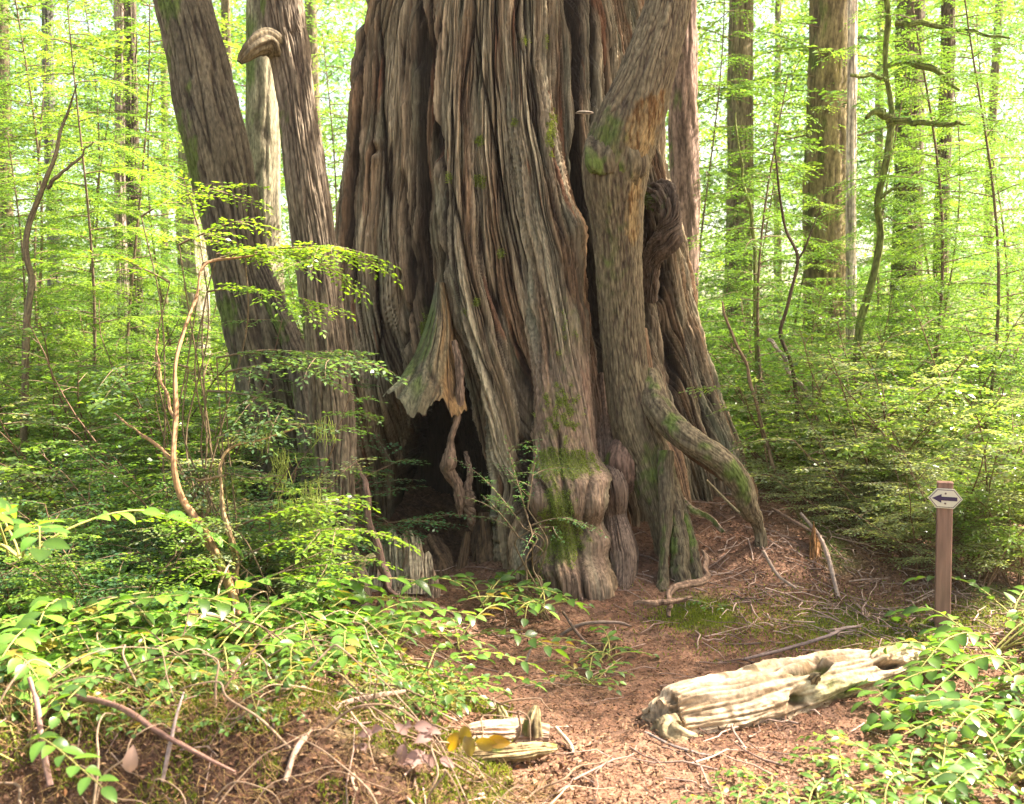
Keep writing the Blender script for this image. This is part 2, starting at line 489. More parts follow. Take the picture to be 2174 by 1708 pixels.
flip = np.sign((NX * dx + NY * dy).mean()); NX, NY = blur_rows(blur_cols(NX * flip, 6), 16), blur_rows(blur_cols(NY * flip, 6), 16)
FT = blur_rows(FT, 16)
cf, sf = np.cos(FT), np.sin(FT)
Z1 = ZZ
def fib(k, fz, sd=0., wz=.0):
    wv = wz / k * noise3(cf * k * .25 + sd, sf * k * .25, Z1 * fz * 1.6 + 11) + .004 * noise3(cf * 9, sf * 9, Z1 * 2. + sd)
    c_, s_ = np.cos(FT + wv), np.sin(FT + wv)
    return noise3(c_ * k + sd, s_ * k, Z1 * fz)
XX, YY = xb + c0x[:, None], yb + CY
big = noise3(cf * 3.2, sf * 3.2 + 5, Z1 * .35)
n1 = fib(19, .40, 2, .5)
n1b = fib(42, .75, 31, .5)
n2 = fib(95, 1.5, 5, .5)
n3 = fib(190, 3.5, 8, .4)
n4 = fib(24, .9, 55, .6)
n5 = fib(55, 2.6, 91, .6)
crack1 = np.exp(-(n1 / .05) ** 2)
crack1b = np.exp(-(n1b / .075) ** 2) * sstep(-.25, .2, n4 + .1)
crack2 = np.exp(-(n2 / .18) ** 2)
smooth_zone = sstep(1090, 1140, PX) * sstep(1300, 1270, PX) * sstep(640, 860, PY)      # smoother pink-brown flank of the front root
shag = 1 - .8 * smooth_zone
platef = fib(26, 1.1, 77, .4)
D = .02 * big - shag * (.040 * crack1 + .026 * crack1b) + shag * .006 * np.clip(n1, -.6, .6) + shag * .012 * np.tanh(platef * 14.) + shag * .008 * np.tanh(n5 * 12.) \
    - (.3 + .7 * shag) * .013 * crack2 + (.4 + .6 * shag) * .010 * n2 + .007 * n3 + .0045 * noise3(XX * 38, YY * 38, ZZ * 26) + .003 * noise3(XX * 80, YY * 80, ZZ * 60)
# long black grooves seen in the bark
def groove(pts, wpx, dep, sharp=2.):
    p = np.array(pts, float)
    gx_ = np.interp(PY, p[:, 1], p[:, 0]) + 7 * noise3(PY * .008, p[0, 0] + .5, 2.5) + 2. * noise3(PY * .04, p[0, 0] + .5, 7.5)
    wob = wpx * (1 + .8 * noise3(PY * .012, p[0, 0] + .3, 4.5))
    endf = sstep(p[0, 1] - 30, p[0, 1] + 25, PY) * sstep(p[-1, 1] + 30, p[-1, 1] - 25, PY)
    return dep * np.exp(-np.abs((PX - gx_) / wob) ** sharp) * endf
G = 0
for g_ in [
    ([(880, -900), (884, 60), (888, 200), (890, 300), (902, 420), (898, 560), (900, 640), (905, 700)], 11, .13),
    ([(913, -900), (913, 60), (920, 250), (938, 400), (945, 560)], 5, .07),
    ([(775, -400), (772, 60), (765, 200), (745, 380), (725, 560)], 5, .08),
    ([(805, -300), (807, 60), (812, 200), (815, 320), (835, 420)], 4, .06),
    ([(1222, -900), (1225, 60), (1228, 240), (1222, 330), (1235, 420), (1262, 560), (1280, 700), (1290, 850), (1300, 930)], 12, .20),
    ([(1262, -200), (1265, 60), (1268, 200), (1262, 270)], 5, .08),
    ([(1000, -100), (1010, 60), (1030, 200), (1055, 330), (1075, 460)], 4, .05),
    ([(1090, -100), (1100, 60), (1120, 200), (1150, 320), (1175, 430), (1195, 520)], 3.5, .045),
    ([(960, 400), (985, 520), (1010, 620), (1030, 700)], 4, .05),
    ([(1090, 700), (1110, 760), (1115, 840), (1120, 900)], 8, .06),
    ([(1118, 930), (1115, 1000), (1100, 1060)], 10, .08),
    ([(800, 560), (812, 700), (800, 820)], 4, .05),
    ([(860, 380), (872, 520), (868, 640), (850, 760)], 5, .06),
    ([(1188, 930), (1192, 1010), (1205, 1080), (1228, 1160), (1236, 1230), (1250, 1330)], 6, .035),
    ([(1240, 950), (1250, 1020), (1242, 1090), (1232, 1150)], 6, .03),
    ([(1150, 1010), (1168, 1080), (1176, 1160), (1190, 1260), (1215, 1380)], 6, .035),
    ([(1110, 1060), (1120, 1150), (1135, 1250)], 9, .07),
    ([(1395, 500), (1400, 650), (1430, 800), (1450, 920)], 8, .11),
    ([(1455, 700), (1480, 820), (1520, 960)], 5, .06),
    ([(1370, 420), (1370, 600), (1385, 760)], 10, .12)]:
    G = G + groove(*g_)
D = D - G
# knots and burls
def bump(px, py, rx, ry, h, pw=2.):
    q = ((PX - px) / rx) ** 2 + ((PY - py) / ry) ** 2
    return h * np.exp(-q ** (pw / 2))
front = (np.abs(TH) < 1.9)
D = D + front * (bump(800, 325, 26, 30, .05) - bump(797, 320, 9, 11, .10) + bump(855, 590, 22, 30, .04) - bump(852, 585, 8, 12, .05)
     + bump(960, 705, 30, 45, .09) + bump(1085, 715, 22, 40, .03) + bump(1220, 480, 30, 40, .05)
     + bump(1162, 1005, 30, 26, .06) + bump(1222, 1022, 26, 24, .06) + bump(1272, 1012, 24, 28, .06) + bump(1200, 1120, 24, 26, .04) + bump(1262, 1150, 30, 26, .07) + bump(1205, 1180, 26, 30, .05) + bump(1130, 1190, 40, 30, .05) + bump(1180, 1210, 25, 25, .04))
# the hollow: an opening carved deep into the base
def poly_sd(px, py, poly):
    poly = np.array(poly, float); n = len(poly)
    d = np.full(px.shape, 1e9); inside = np.zeros(px.shape, bool)
    for i in range(n):
        a, b = poly[i], poly[(i + 1) % n]
        e = b - a; wx, wy = px - a[0], py - a[1]
        t = np.clip((wx * e[0] + wy * e[1]) / (e @ e), 0, 1)
        d = np.minimum(d, np.hypot(wx - e[0] * t, wy - e[1] * t))
        cnd = ((a[1] > py) != (b[1] > py)) & (px < (b[0] - a[0]) * (py - a[1]) / (b[1] - a[1] + 1e-9) + a[0])
        inside ^= cnd
    return np.where(inside, -d, d)
HOL = [(905, 790), (950, 770), (985, 790), (1008, 900), (1040, 1000), (1055, 1090), (1052, 1200), (1000, 1300), (930, 1300), (850, 1260), (800, 1200), (822, 1060), (848, 950), (872, 860)]
sd = poly_sd(PX, PY, HOL) + 6 * noise3(PX * .05, PY * .05, 0.) + 3 * noise3(PX * .15, PY * .15, 0.)
deep = sstep(2, -22, sd) * front
leftbevel = sstep(135, 0, sd) * front * sstep(960, 900, PX) * sstep(760, 980, PY)
Rf = Rs
PUSH = 1.4 * deep + .42 * leftbevel ** 1.6 * (1 - deep) + .06 * deep * noise3(TH * 9, ZZ * 3, 0.)
PXf, PYf, XX, YY = surf_px(Rf)
wob = .012 * noise3(cf * 6, sf * 6, Z1 * 3.)
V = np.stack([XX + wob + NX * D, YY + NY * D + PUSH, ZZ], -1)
# bark colours, and shade painted into the hollow
c = np.ones(V.shape) * BROWN
greym = .30 + 1.1 * noise3(cf * 9, sf * 9, Z1 * .5 + 3) + .3 * n1b + .25 * sstep(800, 200, PY) + .3 * sstep(.0, .3, n1)
c = mixc(c, GREY, greym)
c = c * (1 + .45 * n2 + .35 * n3 + .3 * n5 + .25 * np.tanh(platef * 6))[..., None]
c = mixc(c, (.13, .135, .09), sstep(.15, .5, noise3(cf * 14 + 9, sf * 14, Z1 * 1.8)) * .55)
redm = sstep(.30, .42, noise3(cf * 22 + 40, sf * 22, Z1 * 1.3)) * sstep(.1, .3, n4)
c = mixc(c, RED, redm * .75)
c = mixc(c, (.22, .145, .105), smooth_zone * (.7 + .4 * n2))
c = mixc(c, DARK, np.clip(crack1 * .95 * shag + crack1b * .8 * shag + crack2 * .35, 0, .95))
c = mixc(c, DARK * .8, np.clip(G / .05, 0, .9))
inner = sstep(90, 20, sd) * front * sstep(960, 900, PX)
c = mixc(c, (.085, .048, .02), inner * .6 * (.7 + .6 * n2))  # darker brown on the hollow's left wall, painted as shade
c = mixc(c, (.022, .014, .009), deep)  # near black painted into the depth of the hollow, as shade
mm = 0
for (px, py, rx, ry, s_) in [(1200, 985, 75, 40, 1.4), (1185, 1085, 40, 70, 1.3), (1195, 1150, 55, 60, 1.2), (1290, 1000, 15, 50, .7), (1200, 700, 60, 130, .55), (1190, 880, 70, 100, .8), (1170, 280, 10, 60, 1.1),
        (1020, 300, 12, 12, 1.4), (950, 375, 12, 12, 1.2), (1015, 385, 14, 20, 1.2), (1060, 540, 12, 14, 1.), (1010, 640, 14, 14, 1.1), (905, 690, 24, 50, 1.0), (1115, 85, 12, 12, 1.2), (1155, 90, 8, 20, 1.),
        (1090, 260, 10, 14, 1.), (985, 660, 12, 12, .9), (1130, 1220, 80, 60, .6), (1000, 350, 80, 120, .25), (820, 560, 60, 200, .12), (1450, 700, 40, 160, .3), (1530, 930, 50, 60, .35)]:
    mm = np.maximum(mm, s_ * np.exp(-((PX - px) / rx) ** 2 - ((PY - py) / ry) ** 2))
mm = mm * front + .45 * noise3(V[..., 0] * 26, V[..., 1] * 26, V[..., 2] * 20) - .1
c = mixc(c, np.array((.15, .17, .045)), sstep(.30, 1.1, mm) * .8)
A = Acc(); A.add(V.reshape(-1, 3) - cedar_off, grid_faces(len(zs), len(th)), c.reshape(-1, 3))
A.build('trunk', M_BARK, cedar)

# tufts of moss standing on the mossy bark
r = np.random.default_rng(140)
mv = np.argwhere((sstep(.30, 1.1, mm) > .38) & (np.abs(TH) < 1.7) & (ZZ > .1) & (ZZ < 4.3) & (sd > 4))
mv = mv[r.integers(0, len(mv), 16000)]
pp = V[mv[:, 0], mv[:, 1]]; nn_ = np.column_stack([NX[mv[:, 0], mv[:, 1]], NY[mv[:, 0], mv[:, 1]], np.zeros(len(mv))])
A = Acc()
n_ = len(mv)
kites(A, pp + r.normal(0, .004, (n_, 3)) - cedar_off, nn_ * .8 + r.normal(0, .5, (n_, 3)) + (0, 0, -.25), r.normal(0, 1, (n_, 3)), r.uniform(.008, .020, n_), r.uniform(.003, .006, n_), np.array((.20, .25, .05)) * r.uniform(.6, 1.3, (n_, 1)))
A.build('moss', M_MOSS, cedar)

def off(pts, o):
    return [(p[0] - o[0], p[1] - o[1], p[2] - o[2], p[3]) for p in pts]

rootkw = dict(strips=46, depth=.008, fine=.005, zf=1.2, lump=.12, warp=.5)
PINK = np.array((.215, .145, .105))
def mossy(px_list, amt=1.):
    def fn(c, V, Aa, LL, n1, n2):
        W = V + cedar_off
        bb = (W[..., 2] - CAMZ) / W[..., 1]
        py = 854 - F * (bb * cp + sp) / (cp - bb * sp); px = 1087 + F * (W[..., 0] / W[..., 1]) / (cp - bb * sp)
        m = 0
        for (x, y, rx, ry, s_) in px_list:
            m = np.maximum(m, s_ * np.exp(-((px - x) / rx) ** 2 - ((py - y) / ry) ** 2))
        m = m + .4 * noise3(W[..., 0] * 24, W[..., 1] * 24, W[..., 2] * 18)
        return mixc(c, (.11, .15, .025), sstep(.35, .9, m) * .85 * amt)
    return fn
MS = [(1200, 985, 65, 32, 1.2), (1190, 1090, 38, 75, 1.1), (1215, 1150, 40, 40, .8), (1150, 1020, 50, 40, .6), (1310, 1200, 30, 60, .3)]
roots = [
    # (pxL, pxR, py, Y): lumpy columns of the front root
    [(1150, 1252, 740, 7.12), (1148, 1256, 850, 7.08), (1136, 1270, 930, 6.90), (1118, 1284, 985, 6.76), (1118, 1290, 1020, 6.73), (1140, 1272, 1072, 6.76), (1158, 1280, 1110, 6.70), (1172, 1300, 1150, 6.62), (1186, 1302, 1185, 6.6), (1215, 1294, 1240, 6.56), (1240, 1298, 1300, 6.46), (1256, 1302, 1350, 6.38), (1262, 1304, 1400, 6.3)],
    [(1255, 1290, 800, 7.3), (1258, 1300, 890, 7.12), (1262, 1308, 950, 6.98), (1264, 1316, 1000, 6.88), (1270, 1336, 1040, 6.76), (1284, 1332, 1095, 6.80), (1288, 1350, 1150, 6.68), (1292, 1356, 1182, 6.64), (1296, 1350, 1240, 6.54), (1296, 1352, 1290, 6.42), (1292, 1360, 1350, 6.3)],
    [(1130, 1210, 1060, 6.75), (1120, 1230, 1130, 6.62), (1140, 1230, 1190, 6.55), (1165, 1250, 1240, 6.5), (1190, 1262, 1290, 6.45), (1205, 1270, 1340, 6.4), (1215, 1280, 1420, 6.3)],
    [(1050, 1130, 1020, 6.95), (1060, 1160, 1110, 6.8), (1075, 1190, 1180, 6.7), (1080, 1200, 1240, 6.62), (1090, 1200, 1300, 6.55), (1080, 1210, 1380, 6.5)],
    [(1330, 1372, 700, 7.45), (1345, 1390, 800, 7.4), (1360, 1420, 900, 7.35), (1400, 1452, 980, 7.2), (1430, 1466, 1050, 7.05), (1445, 1470, 1090, 6.95)],
    [(1405, 1450, 900, 7.45), (1450, 1500, 950, 7.35), (1500, 1550, 985, 7.3), (1560, 1605, 1030, 7.3), (1580, 1610, 1080, 7.3)],
]
for i, r_ in enumerate(roots):
    if i not in (1, 4, 5): continue
    A = Acc()
    trunk(A, off(img_path(r_), cedar_off), cols=150 if i < 4 else 80, rows=240 if i < 4 else 120, seed=11 * i, c_hi=PINK if i < 4 else BROWN, c_lo=DARK * 2.5, colfn=mossy(MS), **rootkw)
    A.build('root', M_BARK, cedar)
# rounded burl between the roots and the leaning stem
A = Acc()
trunk(A, off(img_path([(1322, 1326, 928, 6.95), (1300, 1345, 942, 6.9), (1285, 1352, 975, 6.86), (1290, 1354, 1005, 6.86), (1310, 1346, 1035, 6.9), (1322, 1328, 1052, 6.95)]), cedar_off), cols=120, rows=120, strips=20, depth=.003, fine=.003, zf=6, warp=2.5, lump=.16, c_hi=np.array((.22, .135, .10)), c_lo=DARK * 3, moss=.2, seed=4)
A.build('burl', M_BARK2, cedar)
# curled roll of bark on the right flank
A = Acc()
trunk(A, off(img_path([(1360, 1420, 415, 7.75), (1380, 1440, 420, 7.6), (1398, 1446, 440, 7.5), (1402, 1448, 475, 7.45), (1392, 1444, 505, 7.45), (1375, 1425, 525, 7.5), (1365, 1405, 560, 7.6), (1362, 1395, 640, 7.7)]), cedar_off), cols=160, rows=220, strips=17, depth=.022, fine=.010, zf=3.5, warp=1.6, c_hi=np.array((.14, .098, .07)), c_lo=DARK, lump=.2, moss=.15, seed=9)
A.build('bark_curl', M_BARK, cedar)

# broken flap over the hollow: thick ragged sheet
def sheet(acc, left, right, bottom, Yd, thick, nu, nv, col, seed=0, amp=.012, offs=(0, 0, 0), strips=10, bow=.08):
    lf = spline(left, nv); rt = spline(right, nv)      # px, py down the two sides
    u = np.linspace(0, 1, nu)[None, :]; v = np.linspace(0, 1, nv)[:, None]
    bu = np.interp(u[0], np.linspace(0, 1, len(bottom)), bottom)[None, :]   # extra length in px along the lower edge
    px = lf[:, :1] * (1 - u) + rt[:, :1] * u
    py = lf[:, 1:] * (1 - u) + rt[:, 1:] * u + (bu + 9 * noise3(u * 17, v * 1.5, 4.) + 5 * noise3(u * 41, v * 2, 7.)) * v ** 4
    px = px + 6 * noise3(u * 5, v * 4, 2.) * v
    Yv = Yd[0] * (1 - v) + Yd[1] * v - bow * np.sin(u * math.pi)
    n1_ = noise3(u * strips + .4 * noise3(u * 3, v * 3, 1.), v * 2. + seed, 0.5); n2_ = noise3(u * strips * 3, v * 6 + seed, 2.5)
    crk = np.exp(-(n1_ / .12) ** 2)
    out = []
    for side in (0, 1):
        Yq = Yv - (thick / 2 if side == 0 else -thick / 2) * (np.sin(u * math.pi) ** .35 + .02) * (1 - .9 * v ** 8) - (amp * (n1_ * 1.2 + n2_ * .6 - crk) if side == 0 else 0)
        a = (px - 1087) / F; b = (854 - py) / F
        t = Yq / (cp + sp * b)
        out.append(np.stack([a * t, Yq, CAMZ + (-sp + cp * b) * t], -1) - np.array(offs))
    cc = np.ones(out[0].shape) * col * (1 + .35 * n1_ + .25 * n2_)[..., None]
    cc = mixc(cc, (.15, .15, .10), sstep(.5, .2, u) * .7 + 0 * v)
    cc = mixc(cc, MOSS, sstep(.42, .15, u + .35 * noise3(u * 8, v * 7, 9.)) * sstep(.05, .3, v) * sstep(.95, .7, v) * .75)
    cc = mixc(cc, (.24, .12, .04), sstep(.55, .85, u + .3 * noise3(u * 6, v * 5, 3.)) * .6)
    cc = mixc(cc, DARK * 1.5, crk * .6)
    g0, g1 = out
    acc.add(g0.reshape(-1, 3), grid_faces(nv, nu, False), cc.reshape(-1, 3))
    acc.add(g1.reshape(-1, 3), grid_faces(nv, nu, False)[:, ::-1], cc.reshape(-1, 3))
    for e0, e1 in ((g0[:, 0], g1[:, 0]), (g0[:, -1], g1[:, -1]), (g0[0], g1[0]), (g0[-1], g1[-1])):
        m_ = len(e0); q = np.arange(m_ - 1)
        acc.add(np.concatenate([e0, e1]), np.stack([q, q + 1, q + 1 + m_, q + m_], 1), np.asarray(col) * .8)
A = Acc()
sheet(A, [(925, 600), (912, 660), (885, 740), (850, 800), (812, 845)], [(945, 600), (962, 690), (972, 760), (985, 830), (992, 868)],
      [0, -10, -20, -8, 6, 20, 30, 24, 26, 14, 0, -14, -10, 8, 22, 16, 10, 0], (7.2, 6.78), .10, 200, 190, np.array((.17, .13, .075)), seed=3, offs=cedar_off, strips=6, amp=.016, bow=.14)
A.build('bark_flap', M_BARK, cedar)
A = Acc()
strands = [
    [(957, 970, 725, 6.90), (966, 984, 780, 6.84), (966, 982, 840, 6.78), (962, 976, 890, 6.76), (952, 966, 940, 6.76), (938, 970, 980, 6.74), (938, 966, 1000, 6.76), (958, 980, 1030, 6.8), (968, 990, 1065, 6.82), (972, 978, 1100, 6.84)],
    [(984, 994, 960, 6.92), (990, 1002, 1000, 6.86), (986, 1002, 1040, 6.84), (984, 1008, 1072, 6.84), (992, 1008, 1110, 6.86), (998, 1002, 1125, 6.86)],
    [(885, 905, 835, 6.84), (890, 906, 862, 6.82), (898, 903, 884, 6.82)]]
for i, s_ in enumerate(strands):
    trunk(A, off(img_path(s_), cedar_off), cols=44, rows=140, strips=10, depth=.004, fine=.004, zf=9, lump=.22, wig=.12, c_hi=np.array((.22, .145, .10)), c_lo=DARK * 2, seed=7 * i)
A.build('hanging_splinters', M_BARK2, cedar)
# stick-like roots inside, behind the splinters
A = Acc()
for s_ in [[(1015, 1040, 1090, 7.0), (1020, 1042, 1150, 6.95), (1012, 1040, 1210, 6.9)], [(985, 1000, 1130, 6.95), (975, 995, 1180, 6.9), (965, 990, 1230, 6.85)], [(890, 935, 1150, 7.1), (900, 960, 1200, 6.95), (900, 970, 1270, 6.8)], [(1000, 1060, 1120, 7.1), (1005, 1075, 1200, 6.95), (1000, 1090, 1290, 6.8)]]:
    trunk(A, off(img_path(s_), cedar_off), cols=50, rows=80, strips=12, depth=.006, fine=.004, zf=3, lump=.2, c_hi=BROWN * .75, c_lo=DARK, seed=s_[0][0])
A.build('hollow_ribs', M_BARK, cedar)

# ------------------------------------------------------------------ stem growing against the cedar
hem = thing('leaning_hemlock_tree', 'mossy smooth hemlock stem straddling the right side of the giant cedar', 'tree', (.9, 6.9, .3))
ho = np.array((.9, 6.9, .3))
GB = np.array((.165, .13, .08))
def hem_col(c, V, Aa, LL, n1, n2):
    W = V + ho
    bb = (W[..., 2] - CAMZ) / W[..., 1]
    py = 854 - F * (bb * cp + sp) / (cp - bb * sp); px = 1087 + F * (W[..., 0] / W[..., 1]) / (cp - bb * sp)
    sc = poly_sd(px, py, [(1350, 222), (1378, 205), (1412, 196), (1404, 240), (1392, 290), (1368, 345), (1358, 400), (1356, 470), (1346, 520), (1330, 500), (1336, 420), (1344, 350), (1330, 300), (1336, 255)]) + 12 * noise3(px * .08, py * .025, 0.) + 5 * noise3(px * .2, py * .1, 0.)
    fr = (W[..., 1] < 7.2)
    st = noise3(px * .12, py * .02, 4.) + .5 * noise3(px * .3, py * .05, 8.)
    c = mixc(c, np.array((.26, .18, .085)) * (1 + .5 * st)[..., None], sstep(6, -6, sc) * fr * .85)
    c = mixc(c, (.09, .045, .015), sstep(6, -4, sc) * fr * sstep(-.1, .5, st + sstep(290, 215, py) * .5))
    m = .9 * np.exp(-((px - 1290) / 45) ** 2 - ((py - 290) / 60) ** 2) + .5 * np.exp(-((px - 1300) / 40) ** 2 - ((py - 560) / 200) ** 2) + .75 * np.exp(-((px - 1390) / 60) ** 2 - ((py - 1010) / 90) ** 2) + .35 * noise3(px * .05, py * .03, 1.) + .35 * noise3(W[..., 0] * 24, W[..., 1] * 24, W[..., 2] * 20)
    return mixc(c, MOSS * .9, sstep(.35, 1.0, m) * .8)
A = Acc()
trunk(A, off(img_path([(1500, 1560, -700, 7.2), (1440, 1505, -350, 7.05), (1385, 1475, -60, 6.95), (1352, 1458, 60, 6.9), (1308, 1428, 170, 6.85), (1262, 1408, 260, 6.85), (1236, 1385, 330, 6.85), (1236, 1372, 400, 6.86), (1252, 1364, 470, 6.88), (1262, 1360, 560, 6.9), (1272, 1366, 680, 6.92), (1284, 1378, 800, 6.92), (1300, 1398, 900, 6.9), (1330, 1425, 980, 6.88), (1350, 1435, 1040, 6.85), (1372, 1436, 1090, 6.82), (1385, 1430, 1140, 6.82), (1392, 1420, 1180, 6.84)]), ho),
      cols=300, rows=900, strips=44, depth=.006, fine=.005, zf=4, c_hi=GB, c_lo=DARK * 2, lump=.07, colfn=hem_col, seed=21)
A.build('trunk', M_BARK2, hem)
hroots = [
    [(1345, 1400, 800, 6.95), (1362, 1420, 860, 6.8), (1395, 1455, 905, 6.7), (1450, 1505, 945, 6.62), (1510, 1565, 985, 6.6), (1550, 1600, 1035, 6.62), (1575, 1615, 1085, 6.7), (1598, 1622, 1118, 6.8), (1604, 1632, 1165, 6.82), (1608, 1640, 1220, 6.84)],
    [(1395, 1430, 960, 6.75), (1398, 1430, 1050, 6.66), (1400, 1424, 1130, 6.6), (1400, 1420, 1190, 6.56), (1394, 1420, 1240, 6.5), (1385, 1420, 1300, 6.4)],
    [(1400, 1440, 1040, 6.75), (1415, 1452, 1100, 6.68), (1422, 1462, 1160, 6.62), (1424, 1464, 1215, 6.58), (1420, 1468, 1290, 6.5)],
    [(1405, 1440, 1020, 6.85), (1432, 1462, 1090, 6.75), (1446, 1478, 1150, 6.68), (1458, 1490, 1210, 6.62), (1470, 1510, 1280, 6.55)],
    [(1440, 1452, 1060, 6.8), (1462, 1480, 1085, 6.75), (1500, 1512, 1100, 6.75), (1530, 1540, 1130, 6.7)]]
for i, r_ in enumerate(hroots):
    A = Acc()
    trunk(A, off(img_path(r_), ho), cols=90, rows=200, strips=24, depth=.005, fine=.004, zf=5, wig=.05, c_hi=GB if i < 4 else np.array((.4, .28, .2)), c_lo=DARK * 2, lump=.10, moss=.42, mossdir=(-.5, -.4, .4), seed=5 * i)
    A.build('root', M_BARK2, hem)
A = Acc()
trunk(A, off(img_path([(1262, 1300, 300, 6.84), (1245, 1310, 318, 6.76), (1246, 1312, 345, 6.7), (1262, 1310, 362, 6.68), (1275, 1300, 372, 6.68)]), ho), cols=70, rows=60, strips=12, depth=.006, fine=.005, c_hi=GB * .9, lump=.3, moss=.5, seed=3)
A.build('burl', M_BARK2, hem)
A = Acc()
trunk(A, off(img_path([(1285, 1335, 300, 6.8), (1290, 1370, 345, 6.74), (1300, 1360, 375, 6.76), (1310, 1345, 395, 6.82)]), ho), cols=70, rows=60, strips=12, depth=.006, fine=.005, c_hi=GB * .9, lump=.3, moss=.4, seed=6)
A.build('burl', M_BARK2, hem)

# bracket fungus / shelf stub in the cleft
A = Acc()
q = P(1240, 241, 7.3)
trunk(A, [(q[0] - .055, q[1] - .0, q[2], .004), (q[0] - .03, q[1] - .03, q[2], .010), (q[0] + .03, q[1] - .03, q[2] - .002, .011), (q[0] + .06, q[1] - .01, q[2], .004)], cols=16, rows=24, strips=5, depth=.001, fine=.001, c_hi=np.array((.45, .36, .28)))
tag(A.build('bracket_fungus', M_WOOD), 'small pale bracket fungus jutting across the cleft of the giant cedar', 'fungus')

# ------------------------------------------------------------------ the two stout trees on the left
def simple_tree(name, label, rows, bark, group=None, extra=(), base=None, cols=220, nrows=620, **kw):
    pts = img_path(rows)
    b = base or (pts[-1][0], pts[-1][1], pts[-1][2])
    o = thing(name, label, 'tree', b, group)
    A = Acc(); trunk(A, off(pts, b), cols=cols, rows=nrows, **kw)
    A.build('trunk', bark, o)
    return o, np.array(b)
RB = np.array((.135, .105, .073))
t1, o1 = simple_tree('leaning_conifer_tree', 'dark furrowed conifer trunk leaning left, behind the slimmer upright trunk', 
    [(120, 210, -700, 8.0), (250, 350, -300, 7.8), (345, 462, 60, 7.6), (368, 496, 200, 7.55), (392, 524, 300, 7.5), (415, 545, 400, 7.5), (436, 556, 500, 7.45), (455, 580, 600, 7.45), (478, 608, 700, 7.4), (500, 640, 800, 7.4), (520, 670, 950, 7.35), (525, 700, 1100, 7.3), (520, 735, 1220, 7.3), (500, 745, 1330, 7.3)], M_BARK2,
    strips=34, depth=.020, fine=.007, zf=1.7, c_hi=RB * (1.0, 1.05, 1.0), c_lo=DARK, moss=.3, lump=.03, seed=31)
t2, o2 = simple_tree('reddish_conifer_tree', 'slim reddish barked trunk with a broken limb stub, standing before the cedar', 
    [(470, 540, -700, 6.9), (520, 600, -300, 6.8), (558, 644, 30, 6.7), (570, 655, 90, 6.7), (588, 668, 200, 6.65), (604, 694, 380, 6.6), (620, 712, 500, 6.6), (636, 725, 620, 6.55), (650, 742, 760, 6.5), (660, 755, 900, 6.5), (668, 756, 1020, 6.45), (672, 756, 1150, 6.4), (655, 768, 1270, 6.4), (630, 790, 1370, 6.4)], M_BARK2,
    strips=30, depth=.013, fine=.005, zf=2.6, c_hi=np.array((.175, .135, .095)), c_lo=DARK * 1.3, moss=.16, mossdir=(-1, 0, 0), lump=.05, seed=44)
A = Acc()
trunk(A, off(img_path([(590, 660, 130, 6.72), (562, 622, 104, 6.66), (540, 596, 88, 6.58), (526, 572, 92, 6.53), (512, 548, 106, 6.5), (504, 530, 120, 6.49), (502, 514, 132, 6.48)]), o2), cols=60, rows=80, strips=14, depth=.006, fine=.006, c_hi=GB, lump=.25, moss=.35, seed=8)
A.build('limb_stub', M_BARK2, t2)
A = Acc()
trunk(A, off(img_path([(520, 570, 560, 7.4), (560, 605, 640, 7.3), (595, 642, 720, 7.2), (620, 675, 820, 7.1), (635, 700, 1000, 6.95), (635, 710, 1200, 6.9), (610, 730, 1350, 6.9)]), o1), cols=90, rows=200, strips=20, depth=.012, fine=.005, c_hi=RB * .9, c_lo=DARK, moss=.3, seed=12)
A.build('side_stem', M_BARK2, t1)
for r_ in ([(640, 720, 1130, 6.6), (600, 690, 1230, 6.5), (560, 640, 1320, 6.3), (540, 590, 1400, 6.2)], [(690, 750, 1150, 6.35), (720, 790, 1260, 6.2), (740, 790, 1360, 6.1), (750, 780, 1420, 6.0)]):
    A = Acc(); trunk(A, off(img_path(r_), o2), cols=60, rows=80, strips=16, depth=.008, fine=.005, c_hi=RB, moss=.35, seed=r_[0][0]); A.build('root', M_BARK2, t2)

# ------------------------------------------------------------------ background trees: trunk and crown of layered sprays
G1 = np.array((.066, .135, .034)); G2 = np.array((.115, .20, .045)); G3 = np.array((.045, .105, .052))
def leafcol(n, r, base=None, spread=.3):
    base = base if base is not None else G1
    k = r.random(n)[:, None]
    c = base * (1 - k) + (base * np.array((1.45, 1.3, .9))) * k
    return c * (1 + spread * (r.random(n)[:, None] - .5) * 2)

